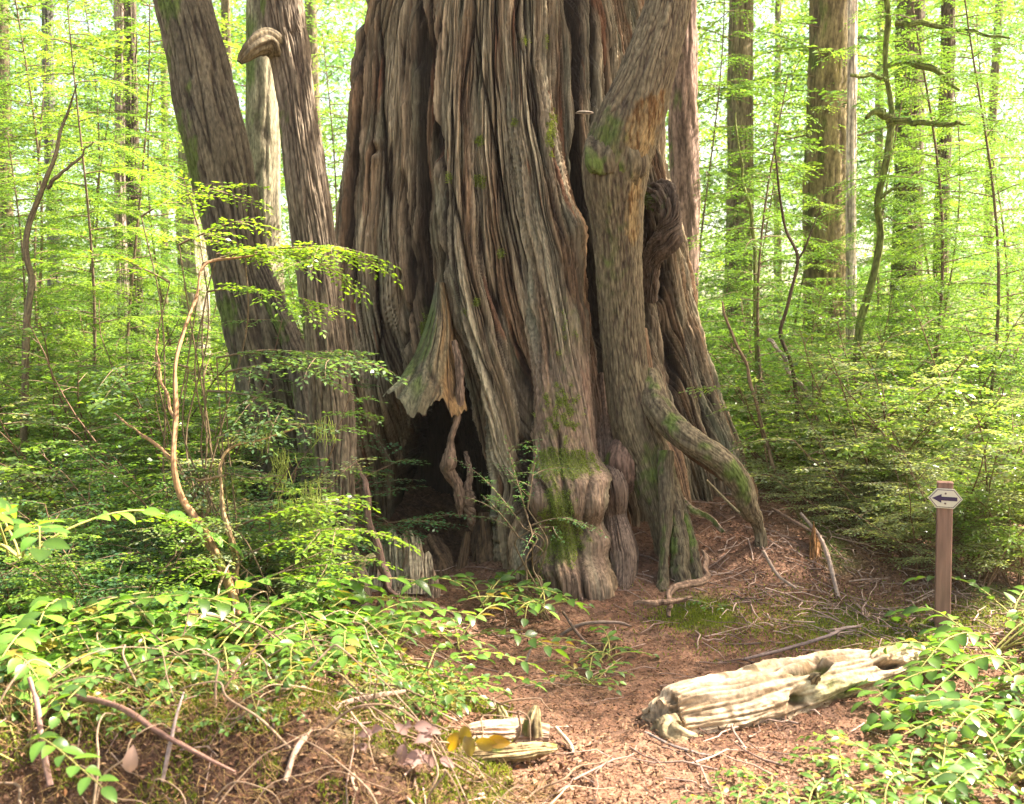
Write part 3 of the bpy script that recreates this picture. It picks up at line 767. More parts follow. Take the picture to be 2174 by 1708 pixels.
def spray(acc, tw, p0, d0, length, r, leafL, leafW, twigL, twsp, base, droop=.25, lsp=None, thick=.004, up=(0, 0, 1), bend=.3, layer=1.0):
    """a flat layered branch: main axis, twigs on both sides, leaves on both sides of each twig"""
    n = max(6, int(length / .08))
    d = unit(np.asarray(d0, float)); p = np.asarray(p0, float); pts = [p.copy()]
    side = unit(np.cross(d, np.asarray(up, float)))
    wander = r.normal(0, bend, 2)
    for i in range(n):
        t = i / n
        d = unit(d + np.array((0, 0, -droop / n * (1 + t))) + side * wander[0] / n + r.normal(0, .04, 3))
        p = p + d * length / n; pts.append(p.copy())
    pts = np.array(pts)
    tube(tw, pts, np.linspace(thick, thick * .25, len(pts)), 4, np.array((.16, .11, .07)))
    nt = max(2, int(length / twsp))
    ts = np.linspace(.12, 1, nt)
    lsp = lsp or leafW * .95
    P_, A_, N_, = [], [], []
    for k, t in enumerate(ts):
        x = t * (len(pts) - 1); i = min(int(x), len(pts) - 2); b = pts[i] + (pts[i + 1] - pts[i]) * (x - i)
        ax = unit(pts[i + 1] - pts[i]); sd_ = unit(np.cross(ax, up)); nn = unit(np.cross(sd_, ax))
        s = 1 if k % 2 else -1
        tl = twigL * (math.sin(min(1, t * 1.15 + .15) * math.pi) ** .6 * .8 + .25) * r.uniform(.7, 1.2)
        if k == nt - 1: td = ax; 
        else: td = unit(ax * r.uniform(.6, .95) + sd_ * s * r.uniform(.7, 1) + nn * r.normal(0, .12 * layer))
        m = max(3, int(tl / lsp))
        q = np.linspace(.08, 1, m)[:, None]
        base_p = b + td * tl * q + np.array((0, 0, -1)) * (tl * droop * .5) * q * q
        tn = unit(np.cross(unit(np.cross(td, up)), td)); ts_ = unit(np.cross(td, tn))
        sg = np.where(np.arange(m) % 2, 1, -1)[:, None]
        la = td * r.uniform(.35, .8, (m, 1)) + ts_ * sg * r.uniform(.7, 1.1, (m, 1)) + tn * r.normal(0, .18, (m, 1))
        la[-1] = td
        P_.append(base_p); A_.append(la); N_.append(np.tile(tn, (m, 1)) + r.normal(0, .28, (m, 3)))
    P_ = np.concatenate(P_); A_ = np.concatenate(A_); N_ = np.concatenate(N_)
    m = len(P_)
    shade = r.uniform(.8, 1.25)
    kites(acc, P_, A_, N_, leafL * r.uniform(.7, 1.15, m), leafW * r.uniform(.8, 1.15, m), leafcol(m, r, base * shade))
    return pts

def conifer_crown(seed, z0, z1, n, l0, l1, leafL=.085, leafW=.034, twigL=.5, twsp=.075, base=G1, trunk_r=.2, droop=.4, lsp=None, rise=.1):
    r = np.random.default_rng(seed)
    acc, tw = Acc(), Acc()
    for i in range(n):
        z = z0 + (z1 - z0) * (i + r.random()) / n
        a = i * 2.4 + r.normal(0, .3)
        L = l0 + (l1 - l0) * (i / n); L *= r.uniform(.7, 1.15)
        d = (math.cos(a), math.sin(a), rise + r.normal(0, .12))
        spray(acc, tw, (math.cos(a) * trunk_r, math.sin(a) * trunk_r, z), d, L, r, leafL, leafW, twigL * L / l0, twsp, base, droop=droop, lsp=lsp, thick=.003 + .003 * L)
    return acc, tw

def bg_tree(name, label, pxs, Yd, rtop_scale=.85, bark=RB, crown=None, moss=.2, group=None, strips=20, zf=1.6, H=11., slant=0.0, depth=.012, cols=70, rows=170):
    """pxs: (x left, x right) at picture row 500"""
    (l, r_) = pxs
    rad = (r_ - l) / 2 * Yd / F; x = ((l + r_) / 2 - 1087) * Yd / F
    gz = float(ground_z(x, Yd))
    o = thing(name, label, 'tree', (x, Yd, gz), group)
    pts = [(slant * 1.0 * (z - 2) + .02 * math.sin(z * 1.3 + l), 0, z, rad * f) for z, f in ((-.2, 1.5), (.4, 1.15), (1.5, 1.03), (3, .98), (5, .92), (8, .78), (H, .55))]
    A = Acc(); trunk(A, pts, cols=cols, rows=rows, strips=strips, depth=depth, fine=depth * .4, zf=zf, c_hi=bark, c_lo=DARK * 1.4, moss=moss, seed=l * .37)
    A.build('trunk', M_BARK2, o)
    if crown:
        m1, m2 = crown
        c1 = bpy.data.objects.new('crown', m1); c2 = bpy.data.objects.new('branches', m2)
        for k in (c1, c2): COL.objects.link(k); k.parent = o
        c1.rotation_euler.z = c2.rotation_euler.z = (l * .7) % 6.28
    return o

def as_mesh(a, mat, name):
    m = a.mesh(name); m.materials.append(mat); return m
crowns = []
for sd_, z0, n_, base in ((1, 2.6, 46, G2), (2, 3.2, 42, G1), (3, 2.2, 46, G3 * 1.4)):
    a_, t_ = conifer_crown(sd_, z0, 11, n_, 2.3, 1.2, base=base)
    crowns.append((as_mesh(a_, M_NEEDLE, 'crown'), as_mesh(t_, M_TWIG, 'branches')))

OL = np.array((.25, .20, .12))
bg_tree('background_conifer_tree', 'reddish fibrous trunk standing just right of the hemlock stem', (1412, 1480), 11.5, bark=np.array((.27, .18, .14)), strips=16, crown=None, depth=.016)
bg_tree('background_conifer_tree', 'olive brown straight trunk in the gap right of the giant cedar', (1536, 1594), 14, bark=OL, crown=crowns[0])
bg_tree('background_conifer_tree', 'thickest background trunk, olive barked, beside the pale sunlit snag', (1703, 1796), 13, bark=np.array((.27, .21, .11)), crown=crowns[1], slant=0.0, strips=26)
bg_tree('pale_snag', 'slender bleached snag glowing in sun beside the thickest background trunk', (1790, 1812), 11.6, bark=np.array((.75, .62, .52)), moss=0, strips=7, depth=.008, H=8)
bg_tree('background_conifer_tree', 'brown trunk half veiled by mossy branches right of the snag', (1888, 1952), 14.5, bark=RB * 1.1, crown=crowns[2], moss=.3)
bg_tree('background_conifer_tree', 'narrow brown trunk nearest the right edge of the wood', (1980, 2012), 13.2, bark=RB * 1.2, crown=None)
bg_tree('background_conifer_tree', 'pale mossy trunk between the two stout trunks on the left', (528, 604), 11.2, bark=np.array((.30, .26, .17)), crown=None, moss=.4, strips=18)
bg_tree('background_conifer_tree', 'thin dark trunk with dead twigs, left of the leaning conifer', (276, 304), 12, bark=RB, crown=crowns[0], H=9)
bg_tree('background_conifer_tree', 'thin trunk with one pink sunlit side, far left', (252, 282), 12.8, bark=np.array((.42, .32, .27)), crown=None, moss=.1, H=9)
bg_tree('background_conifer_tree', 'bluish slender trunk against the bright sky gap, top left', (104, 130), 15, bark=np.array((.2, .19, .17)), crown=crowns[2], H=10)
bg_tree('background_conifer_tree', 'pale blurred trunk low behind the leaning conifer', (384, 446), 14, bark=np.array((.36, .31, .22)), crown=None, moss=.2)
bg_tree('background_conifer_tree', 'slim trunk seen just left of the broken limb stub', (478, 500), 16, bark=OL, crown=crowns[1])
# farther trees nobody would tell apart
r = np.random.default_rng(50)
far = None
for i, (px, Yd) in enumerate([(20, 17), (350, 24), (690, 19), (1650, 24), (1860, 26), (2080, 20)]):
    x = (px - 1087) * Yd / F
    if far is None:
        far = bg_tree('distant_conifer_tree', 'slender distant conifer in the bright wood behind', (px - 12, px + 12), Yd, bark=OL, crown=crowns[0], group='slender distant conifers in the bright wood', H=12, cols=30, rows=60)
        o = far
    else:
        o = copy_tree(far)
        for ch in [k for k in bpy.data.objects if k.parent is o]:
            if ch.name.startswith('crown'): ch.data = crowns[i % 3][0]
            if ch.name.startswith('branches'): ch.data = crowns[i % 3][1]
    o.location = (x, Yd, float(ground_z(x, Yd)))
    o.rotation_euler = (0, r.normal(0, .02), r.uniform(0, 6.28)); o.scale = (1, 1, 1) if i % 2 else (1.3, 1.3, 1.15)

# ------------------------------------------------------------------ far wood (one mass)
r = np.random.default_rng(90)
A = Acc()
nb = 4200
for k in range(nb):
    Yd = r.uniform(17, 46); x = r.uniform(-.66, .66) * Yd; z = ground_z(x, Yd) + r.uniform(0, 1) ** 1.2 * (4 + Yd * .25)
    gapn = noise3(x * .16, z * .22, 3.) + (.25 if x < -8 else 0) * (z > 4)
    if gapn > .27 + (.6 if z < 3.5 else 0): continue
    m = 80; s = r.uniform(.4, 1.0) * (.4 + Yd / 60)
    p = np.array((x, Yd, z)) + r.normal(0, 1, (m, 3)) * np.array((s, s, s * .35))
    a = r.normal(0, 1, (m, 3)) * np.array((1, 1, .35)) + np.array((0, 0, -.25))
    nn = r.normal(0, .4, (m, 3)) + np.array((0, 0, 1))
    base = (G1, G2, G3)[k % 3] * r.uniform(.8, 1.3)
    kites(A, p, a, nn, r.uniform(.14, .30, m) * Yd / 38, r.uniform(.05, .11, m) * Yd / 38, leafcol(m, r, base))
tag(A.build('far_wood', M_NEEDLE), 'hazy mass of sunlit far off foliage closing the view', 'woodland', kind='stuff')

# ------------------------------------------------------------------ understory shrubs
def shrub_mesh(seed, h=2.0, stems=6, spread=.5, nb=17, leafL=.036, leafW=.019, base=G1, blen=.6):
    r = np.random.default_rng(seed)
    lv, tw = Acc(), Acc()
    for s in range(stems):
        a = s * 2.4 + r.normal(0, .4); n = 14
        d = unit(np.array((math.cos(a) * spread, math.sin(a) * spread, 1.)))
        p = np.array((math.cos(a) * .06, math.sin(a) * .06, -.05)); pts = [p]
        H = h * r.uniform(.7, 1.1)
        for i in range(n):
            d = unit(d + np.array((math.cos(a), math.sin(a), 0)) * .035 + r.normal(0, .09, 3)); p = p + d * H / n; pts.append(p)
        pts = np.array(pts)
        tube(tw, pts, np.linspace(.011, .003, n + 1), 5, np.array((.15, .09, .055)))
        for b in range(nb):
            t = .2 + .8 * (b + r.random()) / nb
            x = t * n; i = min(int(x), n - 1); q = pts[i] + (pts[i + 1] - pts[i]) * (x - i)
            aa = r.uniform(0, 6.28)
            dd = (math.cos(aa) + math.cos(a) * .4, math.sin(aa) + math.sin(a) * .4, r.uniform(.05, .5))
            spray(lv, tw, q, dd, blen * r.uniform(.6, 1.2) * (1.25 - .6 * t), r, leafL, leafW, .17, .042, base, droop=.3, lsp=leafW * 1.0, thick=.0035)
    return as_mesh(lv, M_LEAF, 'foliage'), as_mesh(tw, M_TWIG, 'stems')
shrubs = [shrub_mesh(100, 1.9, 6, .45, base=G1 * 1.1), shrub_mesh(101, 1.6, 7, .7, base=G2), shrub_mesh(102, 2.3, 5, .35, nb=19, base=G1),
          shrub_mesh(103, 1.3, 7, .9, base=G3 * 1.2), shrub_mesh(104, 1.0, 7, .9, nb=14, base=G3, blen=.45)]
shrubs += [shrub_mesh(105, 1.8, 6, .5, nb=11, leafL=.062, leafW=.034, base=G2 * .9, blen=.6), shrub_mesh(106, 1.7, 7, .6, nb=15, base=np.array((.17, .22, .14)), leafL=.04, leafW=.021)]
def place_shrub(k, x, y, rz, sc, label, group=None, name='huckleberry_shrub', z=None):
    gz = float(ground_z(x, y)) if z is None else z
    o = thing(name, label, 'shrub', (x, y, gz), group)
    o.rotation_euler.z = rz; o.scale = (sc, sc, sc)
    for nm, me in zip(('foliage', 'stems'), shrubs[k]):
        c_ = bpy.data.objects.new(nm, me); COL.objects.link(c_); c_.parent = o
    return o
def sapling_mesh(seed, h, n, l0, base, z0=.5):
    r = np.random.default_rng(seed)
    lv, tw = Acc(), Acc()
    n_ = 20; ph = r.uniform(0, 6)
    pts = np.array([(.14 * math.sin(z * 1.1 + ph), .14 * math.cos(z * .9 + ph), z) for z in np.linspace(-.1, h, n_)])
    tube(tw, pts, np.linspace(.018, .004, n_), 7, np.array((.14, .10, .06)))
    for i in range(n):
        t = (i + r.random()) / n; z = z0 + (h - z0) * t; a = i * 2.4 + r.normal(0, .3)
        L = l0 * (1 - .75 * t) * r.uniform(.75, 1.2)
        spray(lv, tw, (.14 * math.sin(z * 1.1 + ph), .14 * math.cos(z * .9 + ph), z), (math.cos(a), math.sin(a), .25), L, r, .034, .012, .34 * L / l0 + .08, .034, base, droop=.55, lsp=.0125, thick=.005)
    return as_mesh(lv, M_NEEDLE, 'foliage'), as_mesh(tw, M_TWIG, 'stem')
saps = [sapling_mesh(200, 4.2, 44, 1.2, G2 * 1.05), sapling_mesh(201, 3.2, 38, 1.1, G1 * 1.1), sapling_mesh(202, 5.0, 54, 1.35, G1)]
def place_sap(k, x, y, rz, sc, label, group=None):
    o = thing('hemlock_sapling', label, 'sapling', (x, y, float(ground_z(x, y))), group)
    o.rotation_euler.z = rz; o.scale = (sc, sc, sc)
    for nm, me in zip(('foliage', 'stem'), saps[k]):
        c_ = bpy.data.objects.new(nm, me); COL.objects.link(c_); c_.parent = o
    return o
r = np.random.default_rng(61)
LAB = {'R': ('small leaved huckleberry shrub in the sunny thicket right of the cedar', 'huckleberry shrubs in the right thicket'),
       'L': ('small leaved huckleberry shrub in the thicket left of the trunks', 'huckleberry shrubs in the left thicket'),
       'LF': ('dark leaved low shrub in the shady undergrowth at lower left', 'low shady shrubs at lower left')}
def px_shrub(side, px, Yd, k, sc):
    x = (px - 1087) * Yd / F
    place_shrub(k, x, Yd, r.uniform(0, 6.28), sc, LAB[side][0], LAB[side][1])
for px, Yd, k, sc in [(1700, 8.6, 1, 1.0), (1820, 8.0, 6, .9), (1930, 8.4, 0, 1.0), (2050, 7.6, 1, .95), (2140, 8.2, 2, .95), (1760, 9.8, 0, 1.05), (1630, 9.6, 2, 1.0), (1860, 9.8, 2, 1.05), (1990, 10, 1, 1.25),
        (2110, 9.8, 0, 1.2), (1570, 11, 0, 1.15), (1690, 11.5, 2, 1.1), (1800, 12, 1, 1.4), (1930, 12.5, 0, 1.3), (2060, 12, 2, 1.2), (1520, 13, 1, 1.5), (1850, 7.2, 6, .55), (1960, 6.9, 6, .6), (2080, 6.6, 6, .6), (2170, 6.8, 5, .6), (1770, 7.6, 6, .55), (1580, 15, 1, 1.7), (2180, 13, 1, 1.5), (1780, 8.3, 5, .9), (1900, 7.6, 6, .9), (2030, 7.0, 6, .85), (2120, 7.2, 5, .9), (1720, 9.2, 6, 1.0), (2090, 8.4, 6, 1.1), (1990, 9, 5, 1.1)]:
    px_shrub('R', px, Yd, k, sc)
for px, Yd, k, sc in [(60, 7.6, 0, 1.0), (180, 7.2, 1, 1.0), (300, 7.8, 2, .95), (400, 7.0, 0, .95), (480, 8.6, 1, 1.1), (120, 9, 2, 1.05), (250, 9.4, 1, 1.3), (380, 9.8, 0, 1.2), (-20, 9.4, 1, 1.3), (-60, 7.6, 1, 1.),
        (60, 11.5, 2, 1.2), (200, 12, 1, 1.5), (330, 12.5, 0, 1.4), (450, 12, 1, 1.4), (560, 10.5, 1, 1.2), (700, 12, 0, 1.3), (620, 14, 1, 1.5), (500, 6.6, 3, .9), (350, 6.4, 6, .8), (90, 6.8, 6, .9), (230, 6.6, 5, .85), (150, 8.2, 5, 1.1), (430, 7.8, 5, 1.0), (480, 6.0, 0, .72), (450, 5.7, 5, .7), (500, 5.5, 6, .6)]:
    px_shrub('L', px, Yd, k, sc)
for px, Yd, k, sc in [(60, 6.0, 3, .85), (190, 5.8, 4, 1.0), (320, 6.0, 3, .85), (430, 5.9, 4, .95), (130, 5.2, 4, .75), (280, 5.1, 4, .7), (520, 5.7, 4, .8), (-10, 5.3, 3, .7), (-80, 6.3, 3, .9), (230, 4.9, 5, .4), (60, 5.2, 5, .45), (300, 5.4, 5, .5), (110, 5.6, 5, .5)]:
    px_shrub('LF', px, Yd, k, sc)
for i, (px, Yd, k, sc) in enumerate([(110, 9.5, 0, 1.0), (230, 10.8, 2, .95), (20, 8.8, 1, 1.0), (360, 11, 0, 1.0), (-50, 11, 2, 1.0), (180, 13, 0, 1.3), (690, 13, 0, 1.2), (740, 11, 1, 1.2), (170, 8.6, 0, 1.0), (300, 9.2, 2, .95), (60, 10, 2, 1.1)]):
    place_sap(k, (px - 1087) * Yd / F, Yd, r.uniform(0, 6.28), sc, 'feathery young hemlock in the thicket behind the left shrubs', 'young hemlocks left of the trunks')
for i, (px, Yd, k, sc) in enumerate([(1620, 11, 1, 1.0), (1890, 11.5, 2, .95), (1990, 10.6, 0, .95), (2100, 11.2, 2, 1.0), (1690, 13, 0, 1.1), (1560, 12.5, 1, 1.1), (1800, 14.5, 2, 1.1), (1960, 14, 0, 1.3), (1950, 9.6, 2, 1.1), (2070, 9.2, 2, 1.05), (1650, 9.8, 1, 1.15), (1500, 12, 2, 1.1)]):
    place_sap(k, (px - 1087) * Yd / F, Yd, r.uniform(0, 6.28), sc, 'feathery young hemlock in the thicket right of the cedar', 'young hemlocks right of the cedar')

# bare crooked stems drawn one by one
def stem_thing(name, label, cat, stems, col, mat=M_TWIG, rough=.0, sides=9, moss=0):
    p0 = img_path([stems[0][0]])[0]
    o = thing(name, label, cat, p0[:3])
    for i, s_ in enumerate(stems):
        A = Acc(); trunk(A, off(img_path(s_), p0), cols=20, rows=90, strips=6, depth=.002, fine=.0015, zf=5, c_hi=col, c_lo=DARK * 2, lump=.18, moss=moss, mossdir=(0, 0, 1), seed=s_[0][0], wig=.6)
        A.build('stem' if i == 0 else 'branch', mat, o)
    return o, np.array(p0[:3])
def W(x, y, w_, Yd): return (x - w_ / 2, x + w_ / 2, y, Yd)
SB = np.array((.13, .09, .05)); MB = np.array((.20, .24, .06))
stem_thing('mossy_sapling', 'crooked moss clad sapling with drooping arms, upper right', 'sapling',
    [[W(1822, 1000, 18, 9.6), W(1830, 820, 17, 9.5), W(1838, 640, 16, 9.5), W(1862, 480, 16, 9.5), W(1868, 380, 15, 9.4), W(1888, 270, 15, 9.4), W(1886, 160, 12, 9.4), W(1895, 40, 12, 9.4), W(1880, -80, 9, 9.4)],
     [W(1888, 270, 12, 9.4), W(1870, 235, 14, 9.3), W(1840, 255, 8, 9.2)],
     [W(1888, 262, 12, 9.4), W(1950, 262, 12, 9.2), W(2010, 262, 10, 9.0), W(2060, 268, 5, 9.0)],
     [W(1884, 170, 9, 9.4), W(1860, 160, 9, 9.3), W(1800, 160, 7, 9.2)],
     [W(1886, 140, 9, 9.4), W(1930, 130, 12, 9.3), W(1980, 150, 12, 9.2), W(2040, 195, 7, 9.1)],
     [W(1900, 50, 10, 9.4), W(1960, 55, 11, 9.3), W(2060, 70, 8, 9.2), W(2150, 80, 5, 9.)],
     [W(1868, 420, 9, 9.4), W(1900, 400, 6, 9.3), W(1930, 395, 3, 9.3)]], MB, moss=.5, mat=M_BARK2)
stem_thing('bare_sapling', 'dark zigzag sapling stem rising from the right thicket', 'sapling',
    [[W(1690, 920, 10, 8.2), W(1692, 840, 10, 8.2), W(1680, 770, 9, 8.2), W(1658, 700, 9, 8.2), W(1668, 640, 8, 8.2), W(1690, 560, 7, 8.2), W(1672, 480, 6, 8.2), W(1655, 380, 5, 8.2), W(1640, 300, 3, 8.2)],
     [W(1690, 560, 5, 8.2), W(1720, 500, 4, 8.2), W(1740, 440, 2, 8.2)]], SB * .7)
stem_thing('bare_sapling', 'thin tan sapling stem close to the cedar on its right', 'sapling',
    [[W(1645, 1010, 9, 7.8), W(1625, 930, 8, 7.8), W(1600, 830, 8, 7.8), W(1580, 760, 7, 7.8), W(1545, 690, 6, 7.8), W(1535, 640, 4, 7.8)],
     [W(1632, 1000, 5, 7.85), W(1615, 900, 4, 7.85), W(1600, 820, 3, 7.8)]], np.array((.3, .2, .12)))
stem_thing('bare_sapling', 'mossy thin sapling stem in the gap left of the olive trunk', 'sapling',
    [[W(1612, 1000, 11, 10), W(1606, 760, 10, 10), W(1600, 540, 9, 10), W(1595, 460, 8, 10), W(1580, 380, 7, 10), W(1570, 320, 5, 10), W(1562, 240, 3, 10)]], MB)
stem_thing('fallen_branch', 'bleached dead branch slanting through the right thicket', 'branch',
    [[W(1630, 720, 8, 8.8), W(1680, 790, 10, 8.7), W(1720, 850, 12, 8.6), W(1740, 900, 8, 8.5)]], np.array((.45, .36, .29)))
stem_thing('fallen_branch', 'long dead branch sagging down toward the arrow post', 'branch',
    [[W(1895, 1090, 5, 7.4), W(1940, 1060, 6, 7.5), W(1890, 1000, 8, 7.7), W(1830, 950, 7, 7.9), W(1780, 930, 4, 8.)]], np.array((.34, .25, .2)))
stem_thing('vine_maple', 'forked olive sapling with upswept arms at the far left', 'sapling',
    [[W(40, 1050, 18, 7.6), W(52, 800, 16, 7.5), W(60, 620, 15, 7.5), W(62, 560, 14, 7.5), W(70, 470, 13, 7.5), W(100, 400, 11, 7.5), W(120, 330, 9, 7.5), W(130, 250, 6, 7.5), W(160, 180, 3, 7.5)],
     [W(100, 400, 9, 7.5), W(150, 350, 6, 7.5), W(200, 300, 3, 7.5)]], np.array((.19, .15, .08)))
stem_thing('huckleberry_bush', 'orange brown bent shrub stem sweeping down to the lower left leaves', 'shrub',
    [[W(585, 1560, 17, 4.6), W(560, 1470, 17, 4.7), W(520, 1330, 19, 4.8), W(480, 1220, 20, 5.0), W(430, 1130, 20, 5.1), W(385, 1060, 17, 5.2), W(370, 980, 13, 5.2), W(372, 880, 11, 5.3), W(375, 760, 8, 5.4), W(405, 640, 7, 5.6), W(430, 560, 6, 5.7), W(540, 540, 5, 5.8)],
     [W(375, 900, 7, 5.3), W(340, 800, 6, 5.5), W(330, 700, 4, 5.7)],
     [W(372, 980, 9, 5.2), W(300, 920, 6, 5.4), W(240, 880, 4, 5.6)]], np.array((.36, .2, .1)), moss=.2)
stem_thing('huckleberry_bush', 'upright tan shrub stem just left of the stout trunks', 'shrub',
    [[W(515, 1500, 14, 5.0), W(500, 1350, 13, 5.0), W(495, 1230, 14, 5.1), W(490, 1150, 14, 5.1), W(475, 1050, 9, 5.2), W(480, 960, 6, 5.3), W(560, 930, 5, 5.4), W(640, 900, 4, 5.5)],
     [W(478, 1010, 7, 5.2), W(420, 1020, 5, 5.3), W(380, 1000, 4, 5.4)]], np.array((.33, .22, .11)), moss=.25)
stem_thing('mossy_pole', 'mossy slanted dead pole leaning in front of the slim trunk', 'branch',
    [[W(620, 1440, 20, 5.6), W(660, 1340, 22, 5.7), W(700, 1270, 22, 5.8), W(740, 1220, 20, 5.9), W(790, 1180, 16, 6.1)]], np.array((.21, .19, .09)), moss=.4, mat=M_BARK2)
stem_thing('leaning_stick', 'dark slim stick propped beside the splintered stump', 'branch',
    [[W(808, 1290, 17, 6.0), W(814, 1220, 20, 6.05), W(802, 1150, 16, 6.1), W(780, 1060, 13, 6.2), W(760, 1010, 10, 6.3), W(752, 980, 7, 6.35)],
     [W(814, 1220, 15, 6.05), W(830, 1260, 12, 6.0), W(880, 1275, 10, 6.0), W(960, 1300, 8, 6.0), W(985, 1320, 5, 6.0)]], np.array((.17, .105, .08)))

# ------------------------------------------------------------------ hand placed sprays in front of the trunks (left)
def branch_shrub(name, label, base, sprays_, leafL=.034, leafW=.017, col=G1, mat=M_LEAF, seed=0, stemcol=SB, twigL=.17, twsp=.04, group=None, needles=False):
    r = np.random.default_rng(seed)
    b = P(*base)
    o = thing(name, label, 'shrub', tuple(b), group)
    lv, tw = Acc(), Acc()
    for (x0, y0, Y0, x1, y1, Y1, rise) in sprays_:
        p0, p1 = P(x0, y0, Y0) - b, P(x1, y1, Y1) - b
        L = np.linalg.norm(p1 - p0)
        d = (p1 - p0) / L + np.array((0, 0, rise))
        pts = spray(lv, tw, p0, d, L, r, leafL, leafW, twigL, twsp, col, droop=rise * 2.0, lsp=leafW, thick=.006, bend=.1, layer=.7)
        # second order branchlets
        for k in range(int(L / .08)):
            i = int(len(pts) * r.uniform(.15, .95)); s = r.choice((-1, 1))
            dd = unit(pts[min(i + 1, len(pts) - 1)] - pts[i - 1]); sd_ = unit(np.cross(dd, (0, 0, 1)))
            spray(lv, tw, pts[min(i, len(pts) - 1)], dd * .6 + sd_ * s + np.array((0, 0, r.normal(0, .12))), r.uniform(.18, .42), r, leafL, leafW, twigL * .8, twsp, col, droop=.3, lsp=leafW, thick=.003)
        # the stem that carries it back to the base
        m = p0 * .5 + np.array((r.normal(0, .05), r.normal(0, .05), -.05))
        q1 = p0 * .3 + r.normal(0, .05, 3); q2 = p0 * .75 + r.normal(0, .06, 3)
        tube(tw, [np.array((r.normal(0, .02), r.normal(0, .02), 0)), q1, m + r.normal(0, .06, 3), q2, p0], np.array((.0065, .006, .005, .004, .0035)), 6, stemcol, n=30)
    lv.build('foliage', mat, o); tw.build('stems', M_TWIG, o)
    return o
def gbase(px, Yd):
    x = (px - 1087) * Yd / F; z = float(ground_z(x, Yd))
    b = (z - CAMZ) / Yd
    return (px, 854 - F * (b * cp + sp) / (cp - b * sp), Yd)
BR = np.array((.11, .20, .025))
branch_shrub('huckleberry_shrub', 'bright green shrub whose sprays cross both stout left trunks', gbase(430, 5.9),
    [(430, 560, 5.9, 740, 490, 5.7, .12), (460, 540, 5.9, 700, 560, 5.7, .15), (380, 520, 6.0, 560, 450, 5.8, .1), (440, 620, 5.9, 640, 600, 5.7, .15), (300, 460, 6.2, 440, 400, 6.0, .15), (360, 600, 6.0, 200, 520, 5.9, .15), (420, 480, 6.1, 380, 380, 6.0, .1), (520, 530, 5.8, 735, 520, 5.6, .1)], col=BR, seed=300)
branch_shrub('huckleberry_shrub', 'grey green shrub reaching over the slim trunk at mid height', gbase(520, 5.6),
    [(480, 790, 5.7, 800, 755, 5.4, .1), (460, 760, 5.8, 740, 730, 5.5, .12), (440, 830, 5.7, 600, 860, 5.4, .12), (400, 780, 5.8, 250, 760, 5.6, .15), (460, 930, 5.5, 640, 900, 5.3, .1), (400, 1000, 5.6, 560, 1010, 5.3, .12)], col=np.array((.065, .12, .055)), seed=301)
branch_shrub('huckleberry_shrub', 'lime leaved shrub low before the slim trunk foot', gbase(560, 5.0),
    [(500, 1120, 5.2, 720, 1060, 5.0, .15), (520, 1180, 5.1, 740, 1110, 4.9, .15), (480, 1150, 5.2, 330, 1080, 5.1, .15), (560, 1230, 5.0, 720, 1180, 4.9, .12), (500, 1230, 5.0, 380, 1180, 4.9, .15)], col=BR, seed=302)
branch_shrub('fern_like_seedling', 'small blue green seedling sprouting before the cedar root', gbase(1160, 6.05),
    [(1120, 1100, 6.15, 1075, 930, 6.15, .05), (1120, 1080, 6.15, 1150, 940, 6.15, .05), (1110, 1120, 6.15, 1035, 1010, 6.1, .1), (1100, 1140, 6.15, 1030, 1040, 6.1, .1), (1120, 1120, 6.1, 1200, 1090, 6.0, .1), (1120, 1130, 6.1, 1170, 1110, 6.0, .1)], leafL=.018, leafW=.009, col=np.array((.06, .14, .06)), seed=303, twigL=.05, twsp=.03)

# ------------------------------------------------------------------ salal plants: arching stems, broad oval leaves
def salal_mesh(seed, n=7, h=.45, leaf=.075, base=np.array((.075, .15, .035)), lean=None, spread=.9):
    r = np.random.default_rng(seed)
    lv, tw = Acc(), Acc(); Pp, Aa_, Nn = [], [], []
    for s in range(n):
        a = s * 2.4 + r.normal(0, .5) if lean is None else lean + r.normal(0, .6)
        d = unit(np.array((math.cos(a) * spread, math.sin(a) * spread, 1.2))); p = np.zeros(3) + r.normal(0, .02, 3) * (1, 1, 0); pts = [p]
        L = h * r.uniform(.7, 1.4); m = 12
        for i in range(m):
            d = unit(d + np.array((math.cos(a) * .08, math.sin(a) * .08, -.10)) + r.normal(0, .06, 3)); p = p + d * L / m; pts.append(p)
        pts = np.array(pts)
        tube(tw, pts, np.linspace(.004, .0018, m + 1), 5, np.array((.28, .26, .08)))
        nl = int(L / .042)
        for k in range(nl):
            t = .2 + .8 * (k + 1) / nl; x = t * m; i = min(int(x), m - 1); q = pts[i] + (pts[i + 1] - pts[i]) * (x - i)
            ax = unit(pts[min(i + 1, m)] - pts[i]); sd_ = unit(np.cross(ax, (0, 0, 1))) * (1 if k % 2 else -1)
            la = unit(ax * .7 + sd_ * .9 + np.array((0, 0, r.uniform(-.25, .25)))) if k < nl - 1 else ax
            Pp.append(q + la * .008); Aa_.append(la); Nn.append(unit(np.array((0, 0, 1.)) + r.normal(0, .28, 3)))
            tube(tw, [q, q + la * .012], .0014, 3, np.array((.28, .26, .08)))
    m = len(Pp); k = r.random((m, 1))
    col = base * (1 - k) + np.array((.14, .27, .03)) * k ** 2 * 1.0 + base * k * .3
    old = r.random((m, 1)); col = np.where(old < .05, np.array((.22, .17, .03)), np.where(old > .75, col * .55, col)) * r.uniform(.75, 1.25, (m, 1))
    big_leaves(lv, np.array(Pp), np.array(Aa_), np.array(Nn), leaf * r.uniform(.65, 1.2, m), leaf * .56 * r.uniform(.8, 1.1, m), col, curl=r.uniform(.05, .5, m), fold=.28)
    return as_mesh(lv, M_SALAL, 'leaves'), as_mesh(tw, M_TWIG, 'stems')
